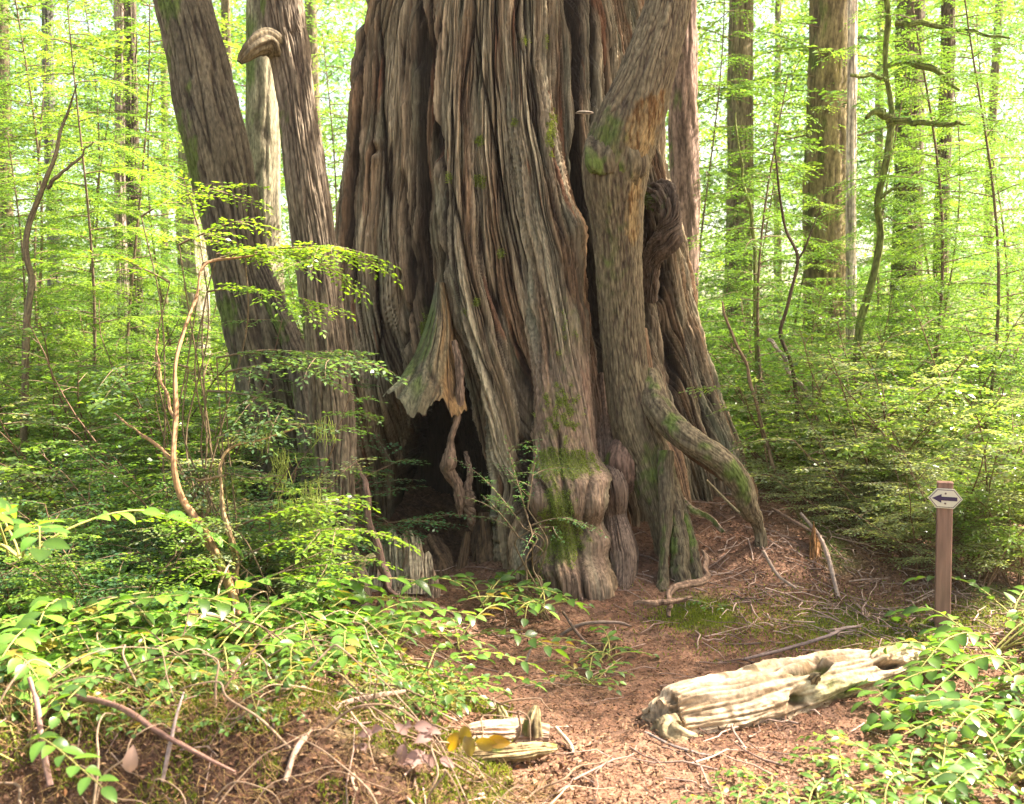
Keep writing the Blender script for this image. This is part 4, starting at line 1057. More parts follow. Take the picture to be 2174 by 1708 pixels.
salals = [salal_mesh(400), salal_mesh(401, 9, .38, .065), salal_mesh(402, 6, .55, .08, base=np.array((.09, .19, .03))), salal_mesh(403, 8, .3, .055), salal_mesh(404, 5, .5, .07, base=np.array((.10, .2, .04)))]
def place_salal(k, px, Yd, sc, label, group, rz=None, dz=0., x=None):
    x = (px - 1087) * Yd / F if x is None else x
    o = thing('salal_plant', label, 'plant', (x, Yd, float(ground_z(x, Yd)) + dz), group)
    o.rotation_euler.z = r.uniform(0, 6.28) if rz is None else rz; o.scale = (sc,) * 3
    for nm, me in zip(('leaves', 'stems'), salals[k]):
        c_ = bpy.data.objects.new(nm, me); COL.objects.link(c_); c_.parent = o
    return o
r = np.random.default_rng(71)
gL = ('broad leaved salal plant in the left foreground tangle', 'salal plants in the left foreground')
gR = ('broad leaved salal plant in the lower right corner', 'salal plants in the lower right corner')
for px, Yd, k, sc in [(480, 4.9, 0, 1.), (560, 4.7, 2, 1.), (640, 4.9, 1, 1.), (720, 4.8, 0, .9), (610, 5.3, 2, 1.1), (700, 5.4, 1, 1.), (520, 5.4, 3, 1.2), (780, 5.0, 3, 1.), (420, 4.7, 1, .9), (340, 4.9, 3, 1.1), (830, 4.8, 1, .85), (900, 4.75, 4, .8), (760, 4.5, 3, .9), (860, 4.4, 1, .8), (940, 4.5, 3, .8), (640, 4.4, 4, .8), (200, 4.8, 1, 1.), (90, 4.9, 0, 1.1), (250, 5.2, 2, 1.), (440, 5.2, 4, 1.1), (700, 4.3, 3, .8), (820, 4.2, 3, .7), (560, 4.3, 3, .7), (400, 4.3, 3, .8), (150, 4.4, 3, .8), (960, 4.7, 1, .8), (40, 4.3, 3, .9), (900, 4.3, 3, .7), (120, 4.6, 2, 1.3), (300, 4.7, 4, 1.5), (380, 5.0, 2, 1.4), (20, 5.0, 4, 1.5), (500, 4.8, 4, 1.4), (580, 5.0, 2, 1.3), (660, 5.1, 4, 1.2), (180, 5.1, 2, 1.4), (460, 4.4, 4, 1.1), (740, 4.7, 2, .9), (260, 4.4, 1, 1.0), (60, 3.9, 1, .7), (170, 3.75, 3, .6), (390, 3.9, 3, .7), (520, 3.95, 1, .6), (650, 4.05, 1, .65), (300, 3.7, 3, .5), (760, 4.1, 4, .55), (470, 3.7, 3, .45), (850, 4.15, 1, .6), (-20, 4.2, 2, 1.0), (120, 4.15, 4, .9), (600, 3.75, 3, .45)]:
    place_salal(k, px, Yd, sc, *gL)
for px, Yd, k, sc in [(2110, 4.9, 2, 1.2), (2050, 4.6, 0, 1.), (2140, 4.4, 1, 1.2), (2000, 4.2, 3, 1.1), (2090, 4.1, 2, .9), (1930, 3.95, 1, .8), (2160, 3.9, 0, 1.), (2020, 3.8, 1, .8), (1850, 3.8, 3, .9), (1740, 3.75, 3, .8), (2120, 5.4, 2, 1.3), (2060, 5.2, 1, 1.), (2190, 5.0, 2, 1.3), (1640, 3.9, 3, .6), (1800, 4.1, 4, .6), (2230, 4.3, 0, 1.2), (1960, 4.5, 3, .7), (2180, 5.9, 0, 1.2), (1900, 3.6, 3, .7), (1560, 3.7, 3, .6)]:
    place_salal(k, px, Yd, sc, *gR)
place_salal(0, 1040, 6.1, 1.1, 'dark salal plant in front of the hollow opening', None, dz=.05)
place_salal(3, 1150, 5.9, 1.2, 'dark salal plant at the foot of the lumpy front root', None, dz=.1)
place_salal(4, 975, 5.5, 1.2, 'lone salal with lime arching sprays before the hollow', None)
place_salal(3, 1290, 5.45, 1.1, 'low salal on the path below the root tip', None)
place_salal(3, 1255, 5.1, .8, 'tiny salal sprouting from the bare path', None)
place_salal(3, 1520, 6.2, .5, 'tiny lone green sprig beside the hooked surface root', None)
place_salal(2, 20, 3.6, .95, 'large leaved salal glowing white at the left edge', None)
place_salal(0, 250, 4.0, .8, 'salal with lime leaves alone on the mossy bank', None)
place_salal(2, 40, 4.6, 1.5, 'tall salal with lime curled leaves at the far left', None, dz=.4)

# ------------------------------------------------------------------ arrow post
post = thing('trail_sign_post', 'brown wooden trail post with a white hexagonal arrow sign', 'sign post', tuple(P(2000, 1400, 5.9)))
post.rotation_euler.z = -.31
pb = P(2000, 1400, 5.9)
top = P(2003, 1027, 5.9)
Hh = top[2] - pb[2]
def bevel_box(acc, lo, hi, col, b=.004):
    lo = np.array(lo, float); hi = np.array(hi, float)
    ring = [(lo[0] + b, lo[1]), (hi[0] - b, lo[1]), (hi[0], lo[1] + b), (hi[0], hi[1] - b), (hi[0] - b, hi[1]), (lo[0] + b, hi[1]), (lo[0], hi[1] - b), (lo[0], lo[1] + b)]
    cx_, cy_ = (lo[0] + hi[0]) / 2, (lo[1] + hi[1]) / 2
    rows_ = []
    for z, s in ((lo[2], 0), (lo[2], 1), (hi[2] - b, 1), (hi[2], .92), (hi[2], 0)):
        rows_.append([(cx_ + (x - cx_) * s, cy_ + (y - cy_) * s, z) for x, y in ring])
    acc.add(np.array(rows_).reshape(-1, 3), grid_faces(5, 8), col)
A = Acc(); bevel_box(A, (-.040, 0, -.45), (.040, .080, Hh), np.array((.215, .115, .085)), .005); o = A.build('post', M_PAINT, post, smooth=False)
A = Acc(); bevel_box(A, (-.0415, -.0015, Hh), (.0415, .0815, Hh + .006), np.array((.32, .17, .13)), .004); A.build('post_cap', M_PAINT, post, smooth=False)
sc_ = 5.9 / F
sign = thing('sign_plate_mount', None, None, (0.0, 0, 0)); del_ = sign
bpy.data.objects.remove(sign)
hz = P(2003, 1058.5, 5.9)[2] - pb[2]
def flat_poly(acc, pts2, y0, y1, col):
    """convex outline extruded from y0 (front) to y1 (back)"""
    p = np.array(pts2, float); n = len(p); c0 = p.mean(0)
    rows_ = [np.tile(np.array((c0[0], y0, c0[1])), (n, 1)), np.column_stack([p[:, 0], np.full(n, y0), p[:, 1]]), np.column_stack([p[:, 0], np.full(n, y1), p[:, 1]]), np.tile(np.array((c0[0], y1, c0[1])), (n, 1))]
    acc.add(np.array(rows_).reshape(-1, 3), grid_faces(4, n), col)
rt = math.radians(-1.6)
def hexp(w_, h_, cut):
    q = [(-w_ / 2, 0), (-w_ / 2 + cut, h_ / 2), (w_ / 2 - cut, h_ / 2), (w_ / 2, 0), (w_ / 2 - cut, -h_ / 2), (-w_ / 2 + cut, -h_ / 2)]
    return [(x * math.cos(rt) - z * math.sin(rt), x * math.sin(rt) + z * math.cos(rt) + hz) for x, z in q]
def rotp(q): return [(x * math.cos(rt) - z * math.sin(rt), x * math.sin(rt) + z * math.cos(rt) + hz) for x, z in q]
wpl, hpl, cpl = .176, .106, .043
A = Acc(); flat_poly(A, hexp(wpl, hpl, cpl), -.010, -.001, np.array((.60, .52, .42))); plate = A.build('sign_plate', M_PLATE, post, smooth=False)
A = Acc(); flat_poly(A, hexp(wpl * .93, hpl * .90, cpl * .93), -.0125, -.0105, np.array((.10, .06, .09))); A.build('sign_border', M_PLATE, plate, smooth=False)
A = Acc(); flat_poly(A, hexp(wpl * .885, hpl * .83, cpl * .89), -.0150, -.0130, np.array((.60, .52, .42))); A.build('sign_face', M_PLATE, plate, smooth=False)
A = Acc()
flat_poly(A, rotp([(-.068, .0), (-.020, .024), (-.020, -.024)]), -.0170, -.0155, np.array((.035, .015, .06)))
flat_poly(A, rotp([(-.0202, .0105), (.060, .0105), (.060, -.0105), (-.0202, -.0105)]), -.0171, -.0156, np.array((.035, .015, .06)))
A.build('arrow', M_PLATE, plate, smooth=False)
for zz in (.028, -.026):
    A = Acc(); flat_poly(A, rotp([(.0 + .0055 * math.cos(a), zz + .0055 * math.sin(a)) for a in np.linspace(0, 6.283, 12, endpoint=False)]), -.0185, -.0152, np.array((.14, .08, .08)))
    A.build('bolt', M_PLATE, plate, smooth=False)

# ------------------------------------------------------------------ fallen log in the sun
lg = thing('fallen_log', 'thick barkless rotting log lying in full sun beside the path', 'log', tuple(P(1650, 1560, 4.75)))
lo_ = P(1650, 1560, 4.75)
CR = np.array((.56, .43, .30))
def log_pit(Aa, LL):
    p = sstep(.28, .5, noise3(np.cos(Aa) * 1.7 + 3, np.sin(Aa) * 1.7, LL * 4. + 1)) * sstep(.5, .8, LL)
    for l0, a0, sl_, sa_ in ((1.15, 1.0, .10, .45), (1.32, .6, .09, .4), (1.0, 1.9, .06, .3), (.62, -.3, .05, .25)):
        p = np.maximum(p, np.exp(-((LL - l0) / sl_) ** 2 - (np.angle(np.exp(1j * (Aa - a0))) / sa_) ** 2))
    return p
def log_shape(Aa, LL, Lt):
    return 1 - .28 * np.clip(np.sin(Aa * 1.0 + .4), 0, 1) * 0 + .10 * noise3(np.cos(Aa) * 2, np.sin(Aa) * 2, LL * 4.) - .5 * log_pit(Aa, LL) + .08 * noise3(np.cos(Aa) * 5, np.sin(Aa) * 5, LL * 6.) + .035 * noise3(np.cos(Aa) * 16, np.sin(Aa) * 16, LL * 22.)
def log_col(c, V, Aa, LL, n1, n2):
    W_ = V + lo_
    n = noise3(W_[..., 0] * 7, W_[..., 1] * 7, W_[..., 2] * 7)
    c = mixc(c, (.30, .19, .10), sstep(.1, .5, n) * .55)
    c = mixc(c, (.09, .06, .035), sstep(.42, .58, noise3(W_[..., 0] * 11, W_[..., 1] * 11, W_[..., 2] * 11 + 5)) * .8)
    c = mixc(c, (.06, .035, .018), sstep(.25, .7, log_pit(Aa, LL)) * .85)
    return mixc(c, (.13, .17, .03), sstep(.2, .55, noise3(W_[..., 0] * 5 + 9, W_[..., 1] * 5, W_[..., 2] * 5)) * sstep(.25, .5, LL / 1.7) * .55)
A = Acc()
trunk(A, off(img_path([(1388 - 1, 1388 + 1, 1530, 4.5)])+[], lo_) if 0 else [
    tuple(P(1400, 1540, 4.55) - lo_) + (.10,), tuple(P(1425, 1536, 4.58) - lo_) + (.145,), tuple(P(1500, 1524, 4.62) - lo_) + (.155,), tuple(P(1580, 1506, 4.72) - lo_) + (.15,), tuple(P(1680, 1480, 4.85) - lo_) + (.15,),
    tuple(P(1770, 1452, 5.0) - lo_) + (.14,), tuple(P(1850, 1432, 5.15) - lo_) + (.125,), tuple(P(1920, 1412, 5.3) - lo_) + (.11,), tuple(P(1985, 1400, 5.45) - lo_) + (.06,)],
    cols=200, rows=420, strips=30, depth=.011, fine=.005, zf=1.1, c_hi=CR, c_lo=np.array((.13, .08, .04)), lump=.2, flare=log_shape, colfn=log_col, cap=True, seed=17)
A.build('log_body', M_WOOD, lg)
def stubby(parent, o_, rows_, col, name='knot_stub', **kw):
    A = Acc(); trunk(A, off(img_path(rows_), o_), cols=50, rows=60, strips=9, depth=.005, fine=.004, zf=4, c_hi=np.array(col), c_lo=DARK * 2, lump=.25, seed=rows_[0][0], **kw); A.build(name, M_WOOD, parent)
stubby(lg, lo_, [W(1716, 1462, 44, 4.86), W(1722, 1448, 32, 4.78), W(1732, 1437, 18, 4.72), W(1742, 1432, 6, 4.70)], (.22, .17, .1))
stubby(lg, lo_, [W(1640, 1440, 50, 4.9), W(1636, 1418, 28, 4.95), W(1625, 1404, 12, 5.0)], (.42, .30, .2))
stubby(lg, lo_, [W(1665, 1435, 30, 4.95), W(1672, 1416, 20, 4.98), W(1672, 1402, 9, 5.0)], (.30, .17, .05))
stubby(lg, lo_, [W(1410, 1535, 60, 4.5), W(1420, 1560, 70, 4.45), W(1450, 1575, 60, 4.42), W(1500, 1580, 30, 4.45)], (.3, .23, .13), name='rotten_end')
stubby(lg, lo_, [W(1420, 1500, 40, 4.6), W(1440, 1476, 36, 4.62), W(1465, 1468, 12, 4.66)], (.42, .3, .2), name='splinter')

# small rotten log pieces, lower middle
def log_piece(name, label, rows_, col, moss=.2, **kw):
    p = img_path(rows_); b = p[len(p) // 2][:3]
    o = thing(name, label, 'log', b)
    A = Acc(); trunk(A, off(p, b), cols=90, rows=140, strips=16, depth=.007, fine=.005, zf=3, c_hi=np.array(col), c_lo=np.array((.14, .09, .05)), lump=.22, moss=moss, mossdir=(0, 0, 1), cap=True, seed=rows_[0][0], **kw)
    A.build('log_body', M_WOOD, o)
    return o, b
lp = lambda x, y, w_, Yd: W(x, y, w_, Yd)
o, b = log_piece('rotten_log', 'short pink sunlit rotten log with mossy upright splinters, lower middle', [lp(985, 1560, 30, 4.32), lp(1010, 1558, 46, 4.32), lp(1060, 1556, 54, 4.35), lp(1110, 1556, 50, 4.4), (1142, 1182, 1560, 4.42)], (.46, .31, .22), moss=.05)
stubby(o, b, [W(1070, 1550, 30, 4.38), W(1065, 1520, 24, 4.4), W(1058, 1500, 12, 4.4)], (.3, .26, .12), name='splinter', moss=.4)
stubby(o, b, [W(1130, 1560, 44, 4.36), W(1132, 1530, 34, 4.36), W(1140, 1498, 8, 4.38)], (.26, .2, .1), name='splinter', moss=.3)
log_piece('mossy_log', 'flat mossy log sunk in the soil below the pink rotten log', [lp(960, 1612, 20, 4.1), lp(1000, 1606, 34, 4.1), lp(1080, 1600, 36, 4.12), lp(1150, 1592, 30, 4.15), lp(1180, 1588, 12, 4.2)], (.3, .22, .11), moss=.4)

# splintered stump slab
sl_ = thing('splintered_stump', 'jagged grey slab of broken stump leaning at the hollow mouth', 'stump', tuple(P(850, 1255, 6.45)))
so_ = P(850, 1255, 6.45)
def jag_slab(acc, xs, tops, bot, Yd, thick, col, lean=.15, seed=0):
    nu, nv = 150, 90
    u = np.linspace(0, 1, nu); px = xs[0] + (xs[1] - xs[0]) * u
    tp = np.interp(px, [t[0] for t in tops], [t[1] for t in tops]); bt = bot
    v = np.linspace(0, 1, nv)[:, None]
    py = bt + (tp[None, :] - bt) * v
    PXs = px[None, :] + (px[None, :] - (xs[0] + xs[1]) / 2) * -.12 * v
    n1_ = noise3(u[None, :] * 14 + .3 * noise3(u[None, :] * 4, v * 3, 3.), v * 1.5 + seed, .5); n2_ = noise3(u[None, :] * 40, v * 4 + seed, 1.5)
    Yf = Yd + lean * v - thick * .5 * np.sin(np.clip(u, .02, .98) * math.pi)[None, :] ** .5 * (1 - v ** 6) - .02 * n1_ - .008 * n2_ + .02 * np.exp(-(n1_ / .1) ** 2)
    Yb = Yd + lean * v + thick * .5 + 0 * PXs
    def w3(px_, py_, Y_):
        a = (px_ - 1087) / F; b = (854 - py_) / F; t = Y_ / (cp + sp * b)
        return np.stack([a * t, Y_ + 0 * t, CAMZ + (-sp + cp * b) * t], -1) - so_
    g0, g1 = w3(PXs, py, Yf), w3(PXs, py, Yb)
    cc = np.ones(g0.shape) * np.array(col) * (1 + .35 * n1_ + .3 * n2_)[..., None]
    cc = mixc(cc, (.36, .20, .12), sstep(.2, .5, noise3(u[None, :] * 5, v * 3, seed + 8.)) * .5)
    cc = mixc(cc, DARK * 2, np.exp(-(n1_ / .1) ** 2) * .6)
    acc.add(g0.reshape(-1, 3), grid_faces(nv, nu, False), cc.reshape(-1, 3))
    acc.add(g1.reshape(-1, 3), grid_faces(nv, nu, False)[:, ::-1], cc.reshape(-1, 3))
    for e0, e1 in ((g0[:, 0], g1[:, 0]), (g0[:, -1], g1[:, -1]), (g0[-1], g1[-1])):
        m_ = len(e0); q = np.arange(m_ - 1)
        acc.add(np.concatenate([e0, e1]), np.stack([q, q + 1, q + 1 + m_, q + m_], 1), np.asarray(col) * .8)
A = Acc(); jag_slab(A, (765, 908), [(765, 1215), (778, 1180), (790, 1140), (800, 1134), (812, 1150), (822, 1125), (834, 1118), (846, 1140), (853, 1138), (866, 1126), (878, 1126), (887, 1142), (893, 1134), (903, 1150), (908, 1180)], 1270, 6.5, .10, (.34, .30, .21)); A.build('back_slab', M_WOOD, sl_)
A = Acc(); jag_slab(A, (835, 925), [(835, 1230), (850, 1200), (862, 1160), (880, 1152), (896, 1156), (903, 1176), (914, 1170), (922, 1180), (925, 1200)], 1262, 6.4, .10, (.42, .34, .24), seed=4); A.build('front_slab', M_WOOD, sl_)
A = Acc(); jag_slab(A, (900, 938), [(900, 1250), (908, 1222), (920, 1206), (930, 1225), (938, 1245)], 1300, 6.3, .08, (.28, .2, .14), seed=8); A.build('splinter', M_WOOD, sl_)

# chunk of bark standing on the path below the root tip
stump2 = thing('bark_chunk', 'small upright chunk of red bark on the path below the root tip', 'bark chunk', tuple(P(1290, 1445, 5.4)))
so_ = P(1290, 1445, 5.4)
A = Acc(); jag_slab(A, (1272, 1320), [(1272, 1375), (1285, 1360), (1300, 1372), (1310, 1362), (1320, 1400)], 1450, 5.45, .06, (.26, .15, .1), seed=14); A.build('bark', M_WOOD, stump2)
snag2 = thing('rotten_snag', 'small orange pointed snag in the litter right of the path', 'snag', tuple(P(1727, 1205, 6.7)))
so_ = P(1727, 1205, 6.7)
A = Acc(); jag_slab(A, (1708, 1750), [(1708, 1190), (1718, 1150), (1727, 1105), (1736, 1140), (1744, 1155), (1750, 1195)], 1215, 6.7, .08, (.26, .13, .05), seed=24); A.build('wood', M_WOOD, snag2)

# hooked surface root on the path
stem_thing('surface_root', 'hooked brown root curling over the ground below the hemlock roots', 'root',
    [[W(1492, 1170, 9, 6.5), W(1500, 1205, 12, 6.35), W(1488, 1230, 15, 6.2), W(1450, 1245, 15, 6.1), W(1425, 1262, 13, 6.02), W(1422, 1290, 12, 5.95), W(1425, 1310, 8, 5.9)],
     [W(1345, 1284, 9, 5.9), W(1380, 1282, 13, 5.88), W(1425, 1276, 13, 5.9), W(1465, 1272, 6, 5.95)]], np.array((.25, .16, .11)), mat=M_BARK2)

# ------------------------------------------------------------------ fallen sticks lying about
sticks = [
    ('thin grey arching stick over the root tip, upper one of the crossing pair', [W(1145, 1390, 7, 5.9), W(1190, 1350, 8, 5.85), W(1240, 1325, 8, 5.85), W(1310, 1322, 7, 5.9), W(1340, 1330, 4, 5.95)], (.22, .16, .13)),
    ('dark stick slanting down from the root tip onto the path', [W(1195, 1300, 6, 5.9), W(1230, 1350, 7, 5.75), W(1280, 1400, 7, 5.6), W(1300, 1420, 4, 5.5)], (.17, .11, .085)),
    ('forked pale stick on the left of the bare path', [W(1085, 1480, 7, 5.3), W(1110, 1420, 7, 5.4), W(1130, 1370, 5, 5.5)], (.25, .18, .15)),
    ('long low stick lying across behind the sunlit log', [W(1580, 1400, 7, 5.35), W(1680, 1375, 9, 5.5), W(1760, 1350, 9, 5.6), W(1790, 1335, 9, 5.7), W(1830, 1330, 5, 5.8)], (.2, .15, .14)),
    ('pale stick beside the left end of the sunlit log', [W(1180, 1545, 8, 4.45), W(1210, 1580, 9, 4.3), W(1216, 1600, 7, 4.2)], (.5, .38, .26)),
    ('grey twig running under the left end of the sunlit log', [W(1370, 1555, 6, 4.4), W(1420, 1580, 6, 4.3), W(1480, 1600, 6, 4.2), W(1530, 1605, 3, 4.2)], (.25, .2, .18)),
    ('arched reddish stick crossing the lower left bank', [W(60, 1480, 12, 3.9), W(150, 1478, 14, 3.8), W(250, 1500, 13, 3.7), W(330, 1550, 12, 3.6), W(420, 1600, 9, 3.5), W(500, 1640, 6, 3.45)], (.3, .17, .13)),
    ('bright curved branch rising from the bottom edge of the bank', [W(605, 1660, 12, 3.5), W(630, 1590, 13, 3.6), W(680, 1530, 14, 3.75), W(730, 1495, 13, 3.9), W(790, 1480, 12, 4.0), W(860, 1468, 8, 4.1)], (.46, .32, .24)),
    ('straight dark stick standing at the bottom left edge', [W(108, 1670, 14, 3.5), W(90, 1580, 14, 3.6), W(80, 1500, 13, 3.7), W(62, 1440, 12, 3.75)], (.3, .18, .15)),
    ('pale upright twig poking out of the brown bank', [W(345, 1660, 8, 3.5), W(360, 1590, 9, 3.55), W(375, 1520, 6, 3.6), W(390, 1470, 4, 3.7)], (.4, .3, .27)),
    ('thin crossing stick in the litter right of the hemlock roots', [W(1780, 1270, 8, 6.4), W(1760, 1190, 9, 6.6), W(1740, 1140, 8, 6.8), W(1700, 1090, 6, 7.0)], (.42, .31, .25)),
    ('dark twig on the slope above the pink litter', [W(1640, 1080, 6, 7.1), W(1690, 1110, 7, 6.9), W(1745, 1140, 5, 6.8)], (.22, .14, .1)),
    ('grey forked twig on the litter at the path edge', [W(1620, 1170, 6, 6.5), W(1650, 1220, 7, 6.3), W(1690, 1250, 5, 6.2)], (.36, .26, .2)),
    ('long pale root trailing off the slope below the arched root', [W(1500, 1020, 5, 7.0), W(1560, 1080, 6, 6.9), W(1610, 1120, 4, 6.8)], (.3, .24, .14)),
    ('thin bare twig rising among the salal stems, lower left', [W(530, 1450, 6, 4.7), W(470, 1330, 6, 4.8), W(465, 1250, 5, 4.9), W(490, 1190, 4, 5.)], (.42, .3, .2)),
    ('bleached twig standing among the salal stems near the mossy pole', [W(520, 1440, 6, 4.6), W(500, 1370, 6, 4.7), W(495, 1260, 5, 4.8)], (.44, .32, .24)),
    ('tan drooping twig arching left over the bare soil by the stump', [W(800, 1370, 5, 5.6), W(820, 1320, 5, 5.6), W(860, 1275, 4, 5.6), W(870, 1272, 3, 5.6)], (.4, .32, .2)),
]
for lab, rows_, col in sticks:
    p = img_path(rows_); b = p[0][:3]
    A = Acc(); trunk(A, off(p, b), cols=12, rows=50, strips=4, depth=.001, fine=.001, zf=6, c_hi=np.array(col), c_lo=np.array(col) * .5, lump=.2, seed=rows_[0][0])
    o = A.build('fallen_stick', M_TWIG, loc=b); tag(o, lab, 'stick')

# yellow dying leaves and pale dead leaves: each one a thing
r = np.random.default_rng(33)
def one_leaf(name, label, px, py, Yd, L, ax, nrm, col, cat='leaf', group=None, mat=M_DEAD):
    b = P(px, py, Yd)
    A = Acc(); big_leaves(A, np.zeros((1, 3)), np.array([ax], float), np.array([nrm], float), L, L * .55, np.array([col]), curl=.4, fold=.3)
    o = A.build(name, mat, loc=tuple(b)); tag(o, label, cat, group)
for i, (px, py, ax, col) in enumerate([(985, 1540, (.1, -.1, -1), (.16, .12, .02)), (975, 1555, (-.6, -.1, -1), (.2, .13, .012)), (990, 1560, (.25, -.2, -1), (.15, .12, .04)), (1035, 1570, (1, -.2, -.15), (.24, .14, .01)), (1010, 1575, (.8, -.3, -.1), (.2, .14, .015))]):
    one_leaf('yellow_leaf', 'ochre dying salal leaf hanging in the yellow cluster, lower middle', px, py, 3.75, .085, ax, (r.normal(0, .3), -1, .2), col, group='ochre leaves of the hanging cluster', mat=M_SALAL)
for px, py, Yd, ax, lab in [(275, 1640, 3.35, (.15, -.1, 1), 'pale pink dead leaf standing upright at the lower left edge'), (530, 1440, 4.3, (.2, -.5, .3), 'round bleached leaf caught above the mossy bank'), (545, 1560, 3.9, (-.3, -.2, 1), 'long bleached leaf standing on the mossy bank')]:
    one_leaf('dead_leaf', lab, px, py, Yd, .085, ax, (.2, -1, .3), (.36, .24, .19))
for i in range(16):
    px, py = r.uniform(780, 960), r.uniform(1540, 1640)
    one_leaf('dead_leaf', 'pinkish curled dead leaf on the brown bank near the yellow cluster', px, py, 3.7, r.uniform(.05, .075), (r.normal(), -.3, r.normal(0, .5)), (r.normal(0, .4), -1, .8), (.24, .15, .13), group='pinkish dead leaves on the bank')

# ------------------------------------------------------------------ litter, moss and root fringe (uncountable)
r = np.random.default_rng(80)
A = Acc()
n = 120000
x = r.uniform(-2.6, 3.6, n); y = 3.1 + 6.2 * r.random(n) ** 1.3
z = ground_n(x, y) + r.uniform(.0, .014, n)
ax = r.normal(0, 1, (n, 3)) * np.array((1, 1, .28)); nr = r.normal(0, .5, (n, 3)) + (0, 0, 1)
pal = np.array([(.20, .11, .06), (.13, .065, .038), (.24, .15, .085), (.06, .032, .02), (.23, .14, .09), (.16, .075, .032)])
col = pal[r.integers(0, 6, n)] * r.uniform(.7, 1.2, (n, 1))
kites(A, np.column_stack([x, y, z]), ax, nr, r.uniform(.008, .03, n), r.uniform(.003, .010, n), col)
n = 8000   # larger chips and broken leaves where the sun picks out pale litter
x = np.concatenate([r.normal(2.0, .45, n // 2), r.uniform(.2, 3., n // 2)]); y = np.concatenate([r.normal(6.5, .5, n // 2), r.uniform(3.4, 4.6, n // 2)])
z = ground_n(x, y) + r.uniform(.0, .03, n)
ax = r.normal(0, 1, (n, 3)) * np.array((1, 1, .45)); nr = r.normal(0, .6, (n, 3)) + (0, 0, 1)
kites(A, np.column_stack([x, y, z]), ax, nr, r.uniform(.012, .045, n), r.uniform(.004, .012, n), pal[r.integers(0, 5, n)] * r.uniform(.8, 1.4, (n, 1)))
tag(A.build('forest_litter', M_LIT), 'brown needles, chips and broken leaves strewn over the soil', 'leaf litter', kind='stuff')
A = Acc()
for i in range(900):
    x0 = r.uniform(-2.2, 3.2); y0 = 3.2 + 4.6 * r.random() ** 1.1
    if i % 3 == 0: x0, y0 = r.normal(1.9, .5), r.normal(6.4, .5)
    a = r.uniform(0, 6.28); L = r.uniform(.06, .35)
    q = [np.array((x0 + math.cos(a) * L * t + r.normal(0, .01), y0 + math.sin(a) * L * t + r.normal(0, .01), 0)) for t in (0, .33, .66, 1)]
    for v_ in q: v_[2] = float(ground_n(v_[0], v_[1])) + r.uniform(.004, .03)
    k = r.random()
    tube(A, q, np.array((.0035, .003, .0025, .001)) * r.uniform(.6, 1.6), 5, np.array((.16, .10, .08)) * (1 - k) + np.array((.42, .3, .24)) * k)
for i in range(110):        # springy dead twigs arching over the near bank
    x0 = r.uniform(-2.1, .1); y0 = r.uniform(3.3, 4.9); a = r.uniform(0, 6.28); L = r.uniform(.2, .7); hgt = r.uniform(.03, .22)
    q = [np.array((x0 + math.cos(a) * L * t + r.normal(0, .015), y0 + math.sin(a) * L * t * .6 + r.normal(0, .015), 0)) for t in np.linspace(0, 1, 6)]
    for j, v_ in enumerate(q): v_[2] = float(ground_n(v_[0], v_[1])) + .005 + hgt * math.sin(j / 5 * 2.6)
    k = r.random()
    tube(A, q, np.array((.0042, .004, .0035, .003, .002, .001)) * r.uniform(.5, 1.3), 5, np.array((.13, .08, .05)) * (1 - k) + np.array((.40, .28, .19)) * k, n=18)
tag(A.build('twig_litter', M_TWIG), 'fine dead twigs scattered over the forest floor', 'twigs', kind='stuff')
# hanging rootlets and dry stalks on the face of the left bank
A = Acc()
for i in range(3000):
    x0 = r.uniform(-2.3, .15); y0 = r.uniform(3.15, 3.95); z0 = float(ground_n(x0, y0)) + r.uniform(0, .03)
    L = r.uniform(.04, .16); d = unit(np.array((r.normal(0, .5), -.4 + r.normal(0, .4), r.uniform(-.6, 1.1))))
    q = np.array([(x0, y0, z0) + d * L * t + r.normal(0, .006, 3) for t in (0, .4, .7, 1)])
    k = r.random()
    tube(A, q, np.array((.0016, .0013, .0010, .0004)), 3, np.array((.09, .05, .02)) * (1 - k) + np.array((.25, .17, .07)) * k)
n = 5000
x_ = r.uniform(-2.3, .3, n); y_ = r.uniform(3.1, 4.3, n)
kites(A, np.column_stack([x_, y_, ground_n(x_, y_) + r.uniform(0, .02, n)]), r.normal(0, 1, (n, 3)) * (1, 1, .5), r.normal(0, .7, (n, 3)) + (0, 0, 1), r.uniform(.012, .045, n), r.uniform(.006, .022, n), pal[r.integers(0, 6, n)] * r.uniform(.6, 1.3, (n, 1)))
tag(A.build('rootlet_fringe', M_TWIG), 'tangle of dry rootlets and stalks covering the near bank', 'rootlets', kind='stuff')
A = Acc()
n = 60000
x = r.uniform(-2.2, .0, n); y = r.uniform(3.2, 4.8, n); keep = (noise3(x * 4, y * 4, 8.) > -.12 + .25 * (y < 3.65)); x, y = x[keep], y[keep]
x2 = r.normal(1.95, .5, 9000); y2 = r.normal(5.95, .28, 9000); x3 = r.normal(1.05, .13, 3500); y3 = r.normal(6.12, .10, 3500)
x = np.concatenate([x, x2, x3]); y = np.concatenate([y, y2, y3]); n = len(x)
z = ground_n(x, y)
kites(A, np.column_stack([x, y, z]), r.normal(0, .5, (n, 3)) + (0, 0, .9), r.normal(0, 1, (n, 3)), r.uniform(.012, .03, n), r.uniform(.004, .009, n), leafcol(n, r, np.array((.13, .17, .03))))
tag(A.build('ground_moss', M_MOSS), 'soft yellow green moss cushions on the bank and path edge', 'moss', kind='stuff')
